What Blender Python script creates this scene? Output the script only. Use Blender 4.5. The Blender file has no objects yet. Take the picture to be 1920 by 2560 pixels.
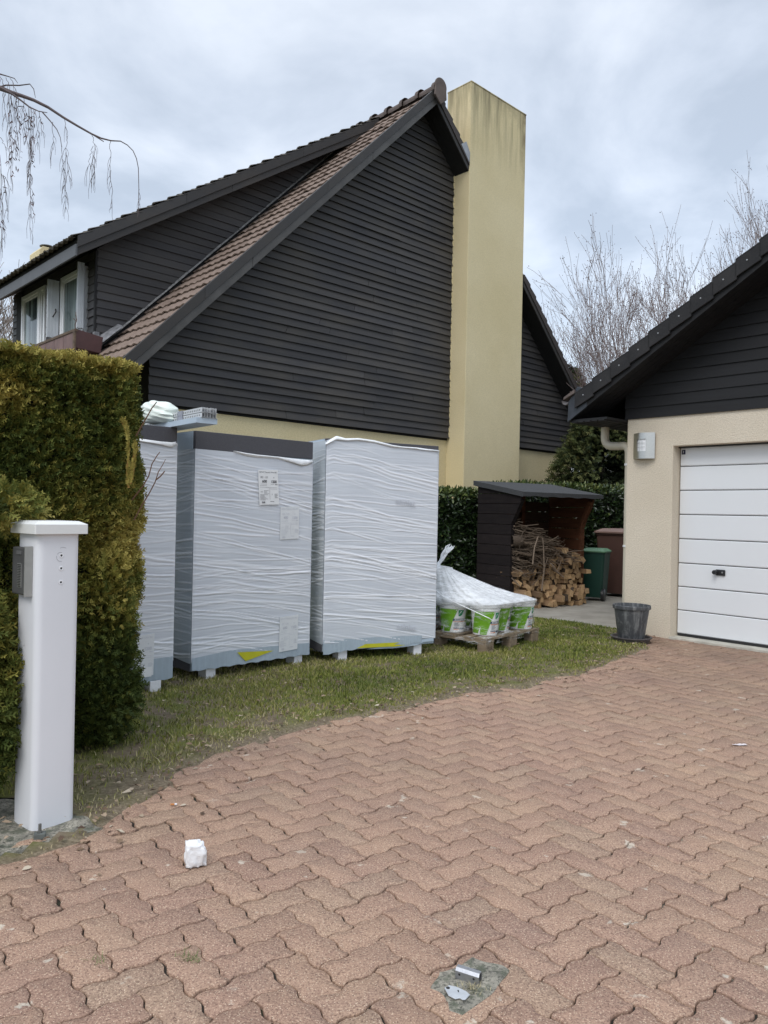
import bpy, math, random
import numpy as np
from mathutils import Vector, Matrix
R_ = math.radians
random.seed(7); rng = np.random.default_rng(11)
SC = bpy.context.scene
COL = SC.collection
# ------------------------------------------------------------ camera
H = 1.32                      # eye height
ROLL = R_(1.15)
cam_d = bpy.data.cameras.new('camera'); cam = bpy.data.objects.new('camera', cam_d); COL.objects.link(cam)
cam_d.sensor_fit = 'HORIZONTAL'; cam_d.sensor_width = 36.0; cam_d.lens = 36.0 * 1650 / 1659
cam_d.clip_start = 0.05; cam_d.clip_end = 2000
c_, s_ = math.cos(ROLL), math.sin(ROLL)
cam.matrix_world = Matrix(((c_, -s_, 0, 0), (0, 0, -1, 0), (s_, c_, 0, H), (0, 0, 0, 1)))
SC.camera = cam
# ------------------------------------------------------------ world: overcast sky
W = bpy.data.worlds.new('World'); SC.world = W; W.use_nodes = True
nt = W.node_tree; nt.nodes.clear()
def wn(t, **k):
    n = nt.nodes.new(t)
    for a, b in k.items(): setattr(n, a, b)
    return n
out = wn('ShaderNodeOutputWorld'); add = wn('ShaderNodeAddShader')
bg1 = wn('ShaderNodeBackground'); bg2 = wn('ShaderNodeBackground')
sky = wn('ShaderNodeTexSky', sky_type='NISHITA', sun_disc=False, sun_elevation=R_(48), sun_rotation=R_(205))
nt.links.new(sky.outputs[0], bg1.inputs[0]); bg1.inputs[1].default_value = 0.05
tc = wn('ShaderNodeTexCoord'); sep = wn('ShaderNodeSeparateXYZ')
nt.links.new(tc.outputs['Generated'], sep.inputs[0])
# project the direction on a cloud ceiling so that the clouds flatten toward the horizon
zz = wn('ShaderNodeMath', operation='MAXIMUM'); nt.links.new(sep.outputs[2], zz.inputs[0]); zz.inputs[1].default_value = 0.0
za = wn('ShaderNodeMath', operation='ADD'); nt.links.new(zz.outputs[0], za.inputs[0]); za.inputs[1].default_value = 0.22
dv = wn('ShaderNodeVectorMath', operation='DIVIDE'); cmb = wn('ShaderNodeCombineXYZ')
for i in range(3): nt.links.new(za.outputs[0], cmb.inputs[i])
nt.links.new(tc.outputs['Generated'], dv.inputs[0]); nt.links.new(cmb.outputs[0], dv.inputs[1])
n1 = wn('ShaderNodeTexNoise'); n1.inputs['Scale'].default_value = 1.9; n1.inputs['Detail'].default_value = 7; n1.inputs['Roughness'].default_value = 0.54; n1.inputs['Distortion'].default_value = 0.25
nt.links.new(dv.outputs[0], n1.inputs['Vector'])
rp = wn('ShaderNodeValToRGB')
e = rp.color_ramp.elements
e[0].position = 0.40; e[0].color = (0.475, 0.52, 0.575, 1)
e[1].position = 0.62; e[1].color = (0.77, 0.81, 0.86, 1)
m_ = e.new(0.5); m_.color = (0.605, 0.65, 0.71, 1)
nt.links.new(n1.outputs[0], rp.inputs[0])
# overcast luminance: the zenith is brighter than the horizon
gr = wn('ShaderNodeMapRange'); gr.inputs['From Min'].default_value = 0.55; gr.inputs['From Max'].default_value = 1.0
gr.inputs['To Min'].default_value = 0.90; gr.inputs['To Max'].default_value = 2.3
nt.links.new(sep.outputs[2], gr.inputs['Value'])
mul = wn('ShaderNodeVectorMath', operation='SCALE'); nt.links.new(rp.outputs[0], mul.inputs[0]); nt.links.new(gr.outputs[0], mul.inputs['Scale'])
nt.links.new(mul.outputs[0], bg2.inputs[0]); bg2.inputs[1].default_value = 0.92
nt.links.new(bg1.outputs[0], add.inputs[0]); nt.links.new(bg2.outputs[0], add.inputs[1]); nt.links.new(add.outputs[0], out.inputs[0])
# ------------------------------------------------------------ sun behind cloud
sl = bpy.data.lights.new('sun', 'SUN'); sl.energy = 1.1; sl.angle = R_(28); sl.color = (1, .97, .92)
sun = bpy.data.objects.new('sun', sl); COL.objects.link(sun)
sun.rotation_euler = (R_(42), 0, R_(-25))
SC.view_settings.view_transform = 'Standard'; SC.view_settings.look = 'None'
SC.view_settings.exposure = 0.27; SC.view_settings.gamma = 1.0
# ------------------------------------------------------------ helpers
FPX = 1650 / 1659 * 1920
def ray(x, y):                # measured photo position (1920 x 2560) -> world slope
    dx, dy = x - 960, y - 1280
    return ((c_ * dx + s_ * dy) / FPX, (s_ * dx - c_ * dy) / FPX)
def at(x, y, Y):
    u, v = ray(x, y); return Vector((u * Y, Y, H + v * Y))
def tag(o, label=None, cat=None, group=None, kind=None):
    if label: o['label'] = label
    if cat: o['category'] = cat
    if group: o['group'] = group
    if kind: o['kind'] = kind
    return o
def empty(name, loc, rz, label, cat, group=None):
    o = bpy.data.objects.new(name, None); COL.objects.link(o); o.empty_display_size = .1
    o.location = loc; o.rotation_euler = (0, 0, rz); return tag(o, label, cat, group)
class MB:
    def __init__(s): s.v = []; s.f = []; s.m = []
    def add(s, vs, fs, mi=0):
        b = len(s.v); s.v += [tuple(p) for p in vs]
        s.f += [tuple(b + i for i in f) for f in fs]; s.m += [mi] * len(fs); return s
    def box(s, a, b, mi=0, T=None):
        x0, y0, z0 = a; x1, y1, z1 = b
        vs = [(x0, y0, z0), (x1, y0, z0), (x1, y1, z0), (x0, y1, z0), (x0, y0, z1), (x1, y0, z1), (x1, y1, z1), (x0, y1, z1)]
        if T is not None: vs = [T @ Vector(p) for p in vs]
        return s.add(vs, [(0, 3, 2, 1), (4, 5, 6, 7), (0, 1, 5, 4), (1, 2, 6, 5), (2, 3, 7, 6), (3, 0, 4, 7)], mi)
    def prism(s, poly, d, mi=0):      # poly: 3D points, d: extrusion vector
        n = len(poly); d = Vector(d)
        vs = [Vector(p) for p in poly] + [Vector(p) + d for p in poly]
        fs = [tuple(range(n))[::-1], tuple(range(n, 2 * n))] + [(i, (i + 1) % n, n + (i + 1) % n, n + i) for i in range(n)]
        return s.add(vs, fs, mi)
    def tube(s, pts, rad, n=8, mi=0, cap=True):
        pts = [Vector(p) for p in pts]
        if not hasattr(rad, '__len__'): rad = [rad] * len(pts)
        vs = []; fs = []; up = None
        for i, p in enumerate(pts):
            t = (pts[min(i + 1, len(pts) - 1)] - pts[max(i - 1, 0)])
            t = t.normalized() if t.length > 1e-9 else Vector((0, 0, 1))
            if up is None: up = Vector((0, 0, 1)) if abs(t.z) < .9 else Vector((1, 0, 0))
            a = t.cross(up); a = a.normalized() if a.length > 1e-6 else t.orthogonal().normalized()
            b = a.cross(t).normalized(); up = b
            for k in range(n):
                q = 2 * math.pi * k / n; vs.append(p + (a * math.cos(q) + b * math.sin(q)) * rad[i])
        for i in range(len(pts) - 1):
            for k in range(n):
                k2 = (k + 1) % n; fs.append((i * n + k, i * n + k2, (i + 1) * n + k2, (i + 1) * n + k))
        if cap: fs += [tuple(range(n)), tuple(range((len(pts) - 1) * n, len(pts) * n))[::-1]]
        return s.add(vs, fs, mi)
    def lathe(s, prof, n=32, mi=0, c=(0, 0, 0)):   # prof [(r,z)]
        vs = []; fs = []
        for r, z in prof:
            for k in range(n):
                q = 2 * math.pi * k / n; vs.append((c[0] + r * math.cos(q), c[1] + r * math.sin(q), c[2] + z))
        for i in range(len(prof) - 1):
            for k in range(n):
                k2 = (k + 1) % n; fs.append((i * n + k, i * n + k2, (i + 1) * n + k2, (i + 1) * n + k))
        return s.add(vs, fs, mi)
    def build(s, name, mats, parent=None, smooth=False, bevel=0, loc=None):
        me = bpy.data.meshes.new(name); me.from_pydata(s.v, [], s.f)
        if not isinstance(mats, (list, tuple)): mats = [mats]
        for m in mats: me.materials.append(m)
        me.polygons.foreach_set('material_index', s.m)
        if smooth: me.polygons.foreach_set('use_smooth', [True] * len(s.f))
        me.update(); me.validate()
        o = bpy.data.objects.new(name, me); COL.objects.link(o)
        if parent: o.parent = parent
        if loc is not None: o.location = loc
        if bevel:
            b = o.modifiers.new('bevel', 'BEVEL'); b.width = bevel; b.segments = 2; b.limit_method = 'ANGLE'; b.angle_limit = R_(40)
        if smooth:
            try: me.set_sharp_from_angle(angle=R_(38))
            except Exception: pass
        return o
def bulk(name, V, F, mats, parent=None, smooth=False, col=None, mi=None):
    """V (n,3) float array, F (m,k) int array, k = 3 or 4"""
    V = np.asarray(V, dtype=np.float32); F = np.asarray(F, dtype=np.int32); k = F.shape[1]
    me = bpy.data.meshes.new(name); me.vertices.add(len(V)); me.vertices.foreach_set('co', V.ravel())
    me.loops.add(F.size); me.loops.foreach_set('vertex_index', F.ravel())
    me.polygons.add(len(F)); me.polygons.foreach_set('loop_start', np.arange(0, F.size, k, dtype=np.int32))
    if not isinstance(mats, (list, tuple)): mats = [mats]
    for m in mats: me.materials.append(m)
    if smooth: me.polygons.foreach_set('use_smooth', np.ones(len(F), dtype=bool))
    if mi is not None: me.polygons.foreach_set('material_index', np.asarray(mi, dtype=np.int32))
    me.update(calc_edges=True)
    if col is not None:
        a = me.color_attributes.new('tint', 'FLOAT_COLOR', 'POINT')
        c4 = np.ones((len(V), 4), dtype=np.float32); c4[:, 0] = col; c4[:, 1] = col; c4[:, 2] = col
        a.data.foreach_set('color', c4.ravel())
    me.validate()
    o = bpy.data.objects.new(name, me); COL.objects.link(o)
    if parent: o.parent = parent
    return o
# value noise in numpy
_perm = rng.random((64, 64, 64)).astype(np.float32)
def vnoise(P, sc=1.0, seed=0):
    P = np.asarray(P, dtype=np.float64) * sc + seed * 7.31 + 1000
    if P.shape[-1] == 2: P = np.concatenate([P, np.full(P.shape[:-1] + (1,), 3.3)], -1)
    i = np.floor(P).astype(int); f = P - i; f = f * f * (3 - 2 * f); r = 0
    for dx in (0, 1):
        for dy in (0, 1):
            for dz in (0, 1):
                w = (f[..., 0] if dx else 1 - f[..., 0]) * (f[..., 1] if dy else 1 - f[..., 1]) * (f[..., 2] if dz else 1 - f[..., 2])
                r = r + w * _perm[(i[..., 0] + dx) % 64, (i[..., 1] + dy) % 64, (i[..., 2] + dz) % 64]
    return r
# ------------------------------------------------------------ materials
class NT:
    def __init__(s, name):
        s.m = bpy.data.materials.new(name); s.m.use_nodes = True; s.t = s.m.node_tree
        s.b = s.t.nodes['Principled BSDF']; s.o = s.t.nodes['Material Output']
        s.tc = s.n('ShaderNodeTexCoord')
    def n(s, t, **k):
        x = s.t.nodes.new(t)
        for a, b in k.items(): setattr(x, a, b)
        return x
    def L(s, a, b): s.t.links.new(a, b)
    def put(s, v, sock):
        if hasattr(v, 'links') or hasattr(v, 'is_linked'): s.L(v, sock)
        else: sock.default_value = v
    def map(s, scale, rot=(0, 0, 0), src='Object', loc=(0, 0, 0)):
        m = s.n('ShaderNodeMapping'); s.L(s.tc.outputs[src], m.inputs[0]); m.inputs['Scale'].default_value = scale
        m.inputs['Rotation'].default_value = rot; m.inputs['Location'].default_value = loc; return m.outputs[0]
    def noise(s, sc, vec=None, det=4, rough=.55, dist=0):
        x = s.n('ShaderNodeTexNoise'); x.inputs['Scale'].default_value = sc; x.inputs['Detail'].default_value = det
        x.inputs['Roughness'].default_value = rough; x.inputs['Distortion'].default_value = dist
        s.L(vec if vec is not None else s.tc.outputs['Object'], x.inputs['Vector']); return x.outputs[0]
    def voro(s, sc, vec=None, out='Distance', feat='F1'):
        x = s.n('ShaderNodeTexVoronoi'); x.feature = feat; x.inputs['Scale'].default_value = sc
        s.L(vec if vec is not None else s.tc.outputs['Object'], x.inputs['Vector']); return x.outputs[out]
    def ramp(s, f, stops, interp='LINEAR'):
        r = s.n('ShaderNodeValToRGB'); r.color_ramp.interpolation = interp; s.put(f, r.inputs[0]); e = r.color_ramp.elements
        st = [(p, (c if hasattr(c, '__len__') else (c, c, c))) for p, c in stops]
        e[0].position = st[0][0]; e[0].color = (*st[0][1], 1); e[1].position = st[-1][0]; e[1].color = (*st[-1][1], 1)
        for p, c in st[1:-1]: q = e.new(p); q.color = (*c, 1)
        return r.outputs[0]
    def mix(s, f, a, b, mode='MIX'):
        x = s.n('ShaderNodeMix', data_type='RGBA', blend_type=mode); s.put(f, x.inputs[0])
        for v, k in ((a, 6), (b, 7)):
            if isinstance(v, (tuple, list)): x.inputs[k].default_value = (*v, 1)
            else: s.L(v, x.inputs[k])
        return x.outputs[2]
    def math(s, op, a, b=0.0, clamp=False):
        x = s.n('ShaderNodeMath', operation=op, use_clamp=clamp); s.put(a, x.inputs[0]); s.put(b, x.inputs[1]); return x.outputs[0]
    def xyz(s, src='Object'):
        x = s.n('ShaderNodeSeparateXYZ'); s.L(s.tc.outputs[src], x.inputs[0]); return x.outputs
    def attr(s, name='tint'):
        x = s.n('ShaderNodeAttribute', attribute_name=name); return x.outputs['Fac']
    def island(s): return s.n('ShaderNodeNewGeometry').outputs['Random Per Island']
    def bump(s, h, st, dist=.01, prev=None):
        b = s.n('ShaderNodeBump'); b.inputs['Strength'].default_value = st; b.inputs['Distance'].default_value = dist
        s.L(h, b.inputs['Height'])
        if prev is not None: s.L(prev, b.inputs['Normal'])
        return b.outputs[0]
    def fin(s, col, rough=.8, nrm=None, metal=0, spec=None, **k):
        if isinstance(col, (tuple, list)): s.b.inputs['Base Color'].default_value = (*col, 1)
        else: s.L(col, s.b.inputs['Base Color'])
        s.put(rough, s.b.inputs['Roughness']); s.b.inputs['Metallic'].default_value = metal
        if nrm is not None: s.L(nrm, s.b.inputs['Normal'])
        if spec is not None: s.b.inputs['Specular IOR Level'].default_value = spec
        for a, b in k.items(): s.put(b, s.b.inputs[a.replace('_', ' ')])
        return s.m
def simple(name, c, rough=.6, var=.15, sc=12, bump=.1, metal=0, spec=None):
    t = NT(name); n = t.noise(sc, det=5)
    d = tuple(x * (1 - var) for x in c); u = tuple(min(1, x * (1 + var)) for x in c)
    return t.fin(t.mix(t.ramp(n, [(.3, 0.), (.7, 1.)]), d, u), rough, t.bump(t.noise(sc * 5), bump, .004), metal, spec)
def stucco(name, a, b, sc=1.0):
    t = NT(name); big = t.noise(.9, det=4); fine = t.noise(75 * sc, det=3, rough=.6); v = t.voro(120 * sc)
    c = t.mix(t.ramp(big, [(.35, 0.), (.65, 1.)]), a, b)
    c = t.mix(t.ramp(fine, [(.35, .35), (.62, 0.)]), c, tuple(x * .6 for x in a))
    return t, c, t.bump(t.math('ADD', fine, v), .55, .006)
# yellow render
t, c, nb = stucco('yellow_render', (.71, .60, .36), (.77, .665, .42)); YEL = t.fin(c, .93, nb, spec=.2)
# chimney render: same plus dark rain stains running down from the coping
t, c, nb = stucco('chimney_render', (.71, .60, .36), (.78, .67, .43))
z = t.xyz()[2]
streak = t.noise(1, t.map((9, 9, .7)), det=4); spk = t.noise(6, det=6, rough=.7)
hgt = t.n('ShaderNodeMapRange'); t.L(z, hgt.inputs['Value']); hgt.inputs['From Min'].default_value = 6.9; hgt.inputs['From Max'].default_value = 8.2
m1 = t.math('MULTIPLY', t.ramp(streak, [(.40, 0.), (.60, 1.)]), t.math('POWER', hgt.outputs[0], 1.3))
top = t.n('ShaderNodeMapRange'); t.L(z, top.inputs['Value']); top.inputs['From Min'].default_value = 7.95; top.inputs['From Max'].default_value = 8.25
m2 = t.math('MULTIPLY', top.outputs[0], t.ramp(spk, [(.35, 0.2), (.65, 1.)]))
c = t.mix(t.math('MULTIPLY', t.math('MAXIMUM', m1, m2), .75, True), c, (.16, .14, .09))
x = t.xyz()[0]; rx = t.n('ShaderNodeMapRange'); t.L(x, rx.inputs['Value']); rx.inputs['From Min'].default_value = 1.28; rx.inputs['From Max'].default_value = 1.46
m3 = t.math('MULTIPLY', t.math('MULTIPLY', rx.outputs[0], t.math('POWER', hgt.outputs[0], .7)), t.ramp(t.noise(7, t.map((1, 1, .4)), det=7, rough=.7), [(.45, 0.), (.6, 1.)]))
c = t.mix(t.math('MULTIPLY', m3, .8, True), c, (.12, .08, .05))
CHIM = t.fin(c, .93, nb, spec=.2)
t, c, nb = stucco('beige_render', (.66, .58, .46), (.73, .65, .53)); BEI = t.fin(c, .93, nb, spec=.2)
def boards(name, a, b, worn, wf=.5, axis=0):
    t = NT(name); sc = (1.2, 1.2, 28) if axis == 0 else (28, 28, 1.2)
    g = t.noise(1, t.map(sc), det=6, rough=.65); p = t.noise(1.1, t.map((1, 1, 3)), det=5); i = t.island()
    c = t.mix(t.ramp(g, [(.3, 0.), (.7, 1.)]), a, b)
    c = t.mix(t.math('MULTIPLY', t.ramp(p, [(.42, 0.), (.75, 1.)]), wf), c, worn)
    c = t.mix(.35, c, t.ramp(i, [(0., tuple(k * .6 for k in a)), (1., tuple(k * 1.25 for k in b))]))
    return t.fin(c, t.ramp(g, [(.3, .5), (.7, .75)]), t.bump(g, .35, .006), spec=.35)
BLK = boards('black_stained_boards', (.029, .028, .030), (.060, .057, .058), (.105, .09, .068), .75)
BLK2 = boards('dark_cheek_boards', (.030, .029, .031), (.064, .062, .064), (.10, .09, .075), .6)
GBLK = boards('garage_shaded_black_boards', (.009, .009, .010), (.015, .015, .017), (.02, .02, .02), .2)  # black boards, colour deepened further for the deep shadow under the overhang
BARGE = boards('painted_barge_board', (.036, .034, .034), (.05, .048, .048), (.075, .062, .048), .55)
FASC = simple('grey_fascia_paint', (.085, .088, .094), .5, .1, 4)
DARK = simple('dark_soffit', (.010, .010, .011), .8, .2, 5)
def tilemat(name, a, b, moss):
    t = NT(name); n = t.noise(5, det=6, rough=.65); f = t.noise(60, det=4); i = t.noise(1.3, det=3)
    c = t.mix(t.ramp(n, [(.35, 0.), (.65, 1.)]), a, b); c = t.mix(t.ramp(f, [(.45, 0.), (.75, .45)]), c, moss)
    c = t.mix(t.ramp(i, [(.5, 0.), (.8, .5)]), c, tuple(k * .6 for k in a))
    return t.fin(c, .85, t.bump(f, .25, .004), spec=.25)
TILE = tilemat('brown_concrete_tile', (.18, .13, .105), (.245, .182, .148), (.29, .245, .205))
TILE2 = tilemat('mossy_grey_brown_tile', (.075, .066, .058), (.12, .105, .09), (.11, .115, .075))
VERGE = tilemat('black_verge_tile', (.022, .022, .024), (.034, .033, .034), (.05, .05, .05))
RIDGE = tilemat('brown_ridge_tile', (.10, .08, .075), (.14, .11, .10), (.2, .18, .16))
WHT = simple('white_plastic', (.80, .81, .83), .35, .03, 3, .03)
WHTD = simple('white_shutter', (.62, .65, .69), .4, .05, 6, .05)
DOORM = None
t = NT('garage_door_white'); w_ = t.noise(1, t.map((4, 4, 160)), det=3)
DOORM = t.fin(t.mix(t.noise(2.), (.70, .72, .74), (.74, .76, .78)), .42, t.bump(w_, .12, .002))
GLASS = NT('window_glass'); gn = GLASS.noise(2.2, GLASS.map((6, 6, .3)), det=2)
GLASSM = GLASS.fin(GLASS.mix(GLASS.ramp(gn, [(.35, 0.), (.65, 1.)]), (.03, .045, .045), (.20, .25, .25)), .06, spec=.8)
GREYM = simple('grey_aluminium', (.42, .42, .42), .35, .1, 30, .02, metal=.85)
ZINC = simple('zinc_flashing', (.33, .34, .36), .5, .25, 9, .1, metal=.4)
LEAD = simple('grey_mortar_flashing', (.19, .19, .20), .8, .4, 14, .4)
BLKP = simple('black_plastic', (.02, .02, .022), .35, .1, 10)
# ============================================================ GROUND
EDGE = np.array([(-1.75, 1.2), (-1.58, 2.3), (-1.43, 2.76), (-1.21, 3.08), (-1.08, 3.55), (-.98, 4.0), (-.60, 4.52), (-.05, 5.07), (.43, 5.50), (1.05, 5.86), (1.55, 6.32), (2.0, 6.85), (2.36, 7.3), (2.62, 7.75), (2.80, 8.25), (2.95, 8.75), (3.6, 9.6), (9., 15.)])
def sdist(P):
    """signed distance to the drive's edge, positive on the lawn side (left of the line)"""
    P = np.asarray(P, dtype=np.float64); best = np.full(len(P), 1e9)
    for a, b in zip(EDGE[:-1], EDGE[1:]):
        d = b - a; q = P - a; t = np.clip((q @ d) / (d @ d), 0, 1); r = q - t[:, None] * d; best = np.minimum(best, np.hypot(r[:, 0], r[:, 1]))
    xe = np.interp(P[:, 1], EDGE[:, 1], EDGE[:, 0])
    return best * np.where(P[:, 0] < xe, 1.0, -1.0)
PATIO_P = np.array([(1.35, 10.05), (1.77, 9.74), (2.14, 9.55), (2.52, 9.17), (2.70, 8.92), (2.80, 8.70), (3.3, 9.3), (7, 13.2), (5.2, 15.5), (.4, 11.2)])
FOOT_P = np.array([(-1.18, 3.10), (-1.28, 2.95), (-1.43, 2.76), (-1.56, 2.55), (-2.6, 2.6), (-2.3, 3.5), (-1.45, 3.42), (-1.22, 3.22)])
def inpoly(P, Q):
    r = np.zeros(len(P), bool)
    for a, b in zip(Q, np.roll(Q, -1, 0)):
        c = (a[1] > P[:, 1]) != (b[1] > P[:, 1]); r ^= c & (P[:, 0] < (b[0] - a[0]) * (P[:, 1] - a[1]) / (b[1] - a[1] + 1e-12) + a[0])
    return r
def wob(P): return sdist(P) + .04 + (vnoise(P, 2.2, 1) - .5) * .10 + (vnoise(P, 8, 2) - .5) * .07
# far ground
t = NT('distant_grass'); n = t.noise(.6, det=6)
MB().add([(-250, -250, -.06), (250, -250, -.06), (250, 250, -.06), (-250, 250, -.06)], [(0, 1, 2, 3)]).build('ground', t.fin(t.mix(n, (.05, .065, .02), (.09, .085, .04)), .95))
tag(bpy.data.objects['ground'], kind='structure')
# joint sand under the pavers
t = NT('joint_sand'); n = t.noise(.55, det=3); f = t.noise(120, det=4); g2 = t.noise(7, det=4)
c = t.mix(t.ramp(f, [(.35, 0.), (.7, 1.)]), (.012, .010, .008), (.045, .038, .028))
xy = t.xyz(); sand = t.math('MULTIPLY', t.ramp(t.noise(1.1, t.map((1, 1, 1), loc=(3.1, .2, 0)), det=2), [(.5, 0.), (.6, 1.)]), t.ramp(xy[0], [(0., 0.), (.9, 1.)]))
c = t.mix(t.math('MULTIPLY', sand, t.ramp(g2, [(.4, 0.), (.55, 1.)])), c, (.50, .44, .34))
c = t.mix(t.ramp(t.noise(5, det=5), [(.62, 0.), (.72, .6)]), c, (.06, .075, .02))
JOINT = t.fin(c, .95, t.bump(f, .6, .004))
js = MB().add([(-2.2, -8, -.010), (12, -8, -.010), (12, 14, -.010), (-2.2, 14, -.010)], [(0, 1, 2, 3)]).build('joint_sand', JOINT); tag(js, kind='structure')
# pavers: interlocking wavy blocks in herringbone, every block modelled
A_ = .1125; th = R_(41.3); ex = np.array([math.cos(th), math.sin(th)]); ey = np.array([-ex[1], ex[0]])
org = np.array([.23, 2.1])
def wavy(n0, n1, horizontal, amp=.085):
    a = np.array(n0, float); b = np.array(n1, float); d = b - a; nrm = np.array([-d[1], d[0]]); ts = np.arange(0, 1, 1 / 8)
    w = amp * np.sin(2 * np.pi * ts) * (1 + .25 * np.cos(4 * np.pi * ts))
    sign = 1.0
    return [a + d * q + nrm * k * sign for q, k in zip(ts, w)]
def outline(cells):
    (i, j), hor = cells
    P = [(i, j), (i + 1, j), (i + 2, j), (i + 2, j + 1), (i + 1, j + 1), (i, j + 1)] if hor else [(i, j), (i + 1, j), (i + 1, j + 1), (i + 1, j + 2), (i, j + 2), (i, j + 1)]
    o = []
    for k in range(6):
        a, b = P[k], P[(k + 1) % 6]
        # the same wave on a lattice edge whichever way round it is walked
        if (b[0] - a[0]) + (b[1] - a[1]) > 0: o += wavy(a, b, True)
        else:
            r = wavy(b, a, True); o += [np.array(a, float)] + r[:0:-1]
    return np.array(o)
tmpl = {h: outline(((0, 0), h)) for h in (True, False)}
Vp = []; Fp_top = []; Fp = []; vc = 0; nb = 48
wear = []
for i in range(-90, 110):
    for j in range(-90, 110):
        k = (i - j) % 4
        if k == 0: hor = True
        elif k == 3: hor = False
        else: continue
        cc = np.array([i + (1 if hor else .5), j + (.5 if hor else 1)]) * A_
        wc = org + ex * cc[0] + ey * cc[1]
        if wc[1] < .2 or wc[1] > 11.5 or abs(wc[0]) > wc[1] * .60 + 2.2: continue
        if sdist(wc[None])[0] > .16: continue
        q = (wc - np.array([3.147, 8.352])); inn = q @ np.array([.752, .659])
        if inn > .30: continue
        near = max(0., 1 - abs(sdist(wc[None])[0]) / .8)
        P = (tmpl[hor] + np.array([i, j])) * A_
        cen = P.mean(0); rot = random.gauss(0, .009 + .010 * near); jit = np.array([random.gauss(0, .0009 + .0015 * near), random.gauss(0, .0009 + .0015 * near)])
        dirv = P - cen; rr = np.hypot(dirv[:, 0], dirv[:, 1])[:, None]; un = dirv / rr
        rc, rs = math.cos(rot), math.sin(rot); Rm = np.array([[rc, -rs], [rs, rc]])
        tx, ty = random.gauss(0, .006 + .015 * near), random.gauss(0, .006 + .015 * near); dz = max(-.004, random.gauss(-.0005, .0015 + .0018 * near))
        gapw = random.uniform(.0016, .0036)
        rings = []
        for ins, z in ((gapw, -.035), (gapw, -.0075), (gapw + .0010, -.0014), (gapw + .0026, 0.)):
            Q = (dirv - un * ins) @ Rm.T
            z3 = z + dz + Q[:, 0] * tx + Q[:, 1] * ty
            W2 = org + np.outer(Q[:, 0] + cen[0] + jit[0], ex) + np.outer(Q[:, 1] + cen[1] + jit[1], ey)
            rings.append(np.column_stack([W2, z3]))
        Vp.append(np.vstack(rings))
        for r in range(3):
            b0 = vc + r * nb; b1 = b0 + nb; ar = np.arange(nb); a2 = (ar + 1) % nb
            Fp.append(np.column_stack([b0 + ar, b0 + a2, b1 + a2, b1 + ar]))
        ctr = rings[-1].mean(0)[None]; Vp.append(ctr); Fp_top += [(vc + 3 * nb + q_, vc + 3 * nb + (q_ + 1) % nb, vc + 4 * nb) for q_ in range(nb)]
        vc += 4 * nb + 1
Vp = np.vstack(Vp); Fq = np.vstack(Fp)
me = bpy.data.meshes.new('driveway'); me.vertices.add(len(Vp)); me.vertices.foreach_set('co', Vp.astype(np.float32).ravel())
li = np.concatenate([Fq.ravel(), np.array(Fp_top).ravel()]).astype(np.int32); ls = np.concatenate([np.arange(0, Fq.size, 4), Fq.size + np.arange(0, len(Fp_top) * 3, 3)]).astype(np.int32)
me.loops.add(len(li)); me.loops.foreach_set('vertex_index', li); me.polygons.add(len(ls)); me.polygons.foreach_set('loop_start', ls); me.update(calc_edges=True); me.validate()
t = NT('red_concrete_pavers'); i_ = t.island(); big = t.noise(.8, det=4); mid = t.noise(9, det=6, rough=.65); f = t.noise(150, det=5, rough=.75)
c = t.ramp(i_, [(0., (.315, .20, .150)), (.3, (.375, .238, .178)), (.7, (.42, .275, .197)), (1., (.36, .255, .185))])
c = t.mix(t.ramp(big, [(.35, .0), (.7, .6)]), c, (.48, .325, .215)); c = t.mix(t.ramp(t.noise(2.3, det=6, rough=.65), [(.5, .0), (.72, .55)]), c, (.27, .185, .15)); c = t.mix(t.ramp(t.noise(34, det=5, rough=.7), [(.55, .0), (.7, .5)]), c, (.25, .15, .12))
c = t.mix(t.ramp(mid, [(.40, .0), (.8, .5)]), c, (.30, .185, .14))
c = t.mix(t.ramp(f, [(.36, .85), (.49, 0.)]), c, (.12, .072, .055))
c = t.mix(t.ramp(f, [(.55, 0.), (.68, .85)]), c, (.66, .46, .33))
sp = t.voro(120, out='Distance'); c = t.mix(t.ramp(sp, [(.13, .75), (.24, 0.)]), c, (.80, .64, .47)); c = t.mix(t.ramp(t.voro(150, t.map((1, 1, 1), loc=(5, 3, 1))), [(.13, .8), (.24, 0.)]), c, (.12, .06, .05))
v2 = t.voro(3.1, t.map((1, 1, 1)), out='Distance'); blot = t.math('MULTIPLY', t.ramp(t.noise(8.5, t.map((1, 1, 1), loc=(2.2, 7.7, 0)), det=5, rough=.6), [(.645, 0.), (.675, 1.)]), t.ramp(t.noise(1.4, det=2), [(.42, 0.), (.55, 1.)]))
c = t.mix(t.math('MULTIPLY', blot, .7), c, (.68, .61, .50))
grime = t.ramp(t.noise(.35, t.map((1, 1, 1), loc=(1.2, 4.0, 0)), det=5, rough=.6), [(.45, 0.), (.65, .6)])
yy = t.n('ShaderNodeMapRange'); t.L(t.xyz()[1], yy.inputs['Value']); yy.inputs['From Min'].default_value = 5.0; yy.inputs['From Max'].default_value = 8.0
c = t.mix(t.math('MULTIPLY', t.math('ADD', t.math('MULTIPLY', yy.outputs[0], .8, True), .25), grime), c, (.13, .105, .08))
me.materials.append(t.fin(c, .9, t.bump(t.math('ADD', f, t.math('MULTIPLY', sp, .5)), .75, .004), spec=.22))
drive = bpy.data.objects.new('driveway', me); COL.objects.link(drive); tag(drive, kind='structure')
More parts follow.
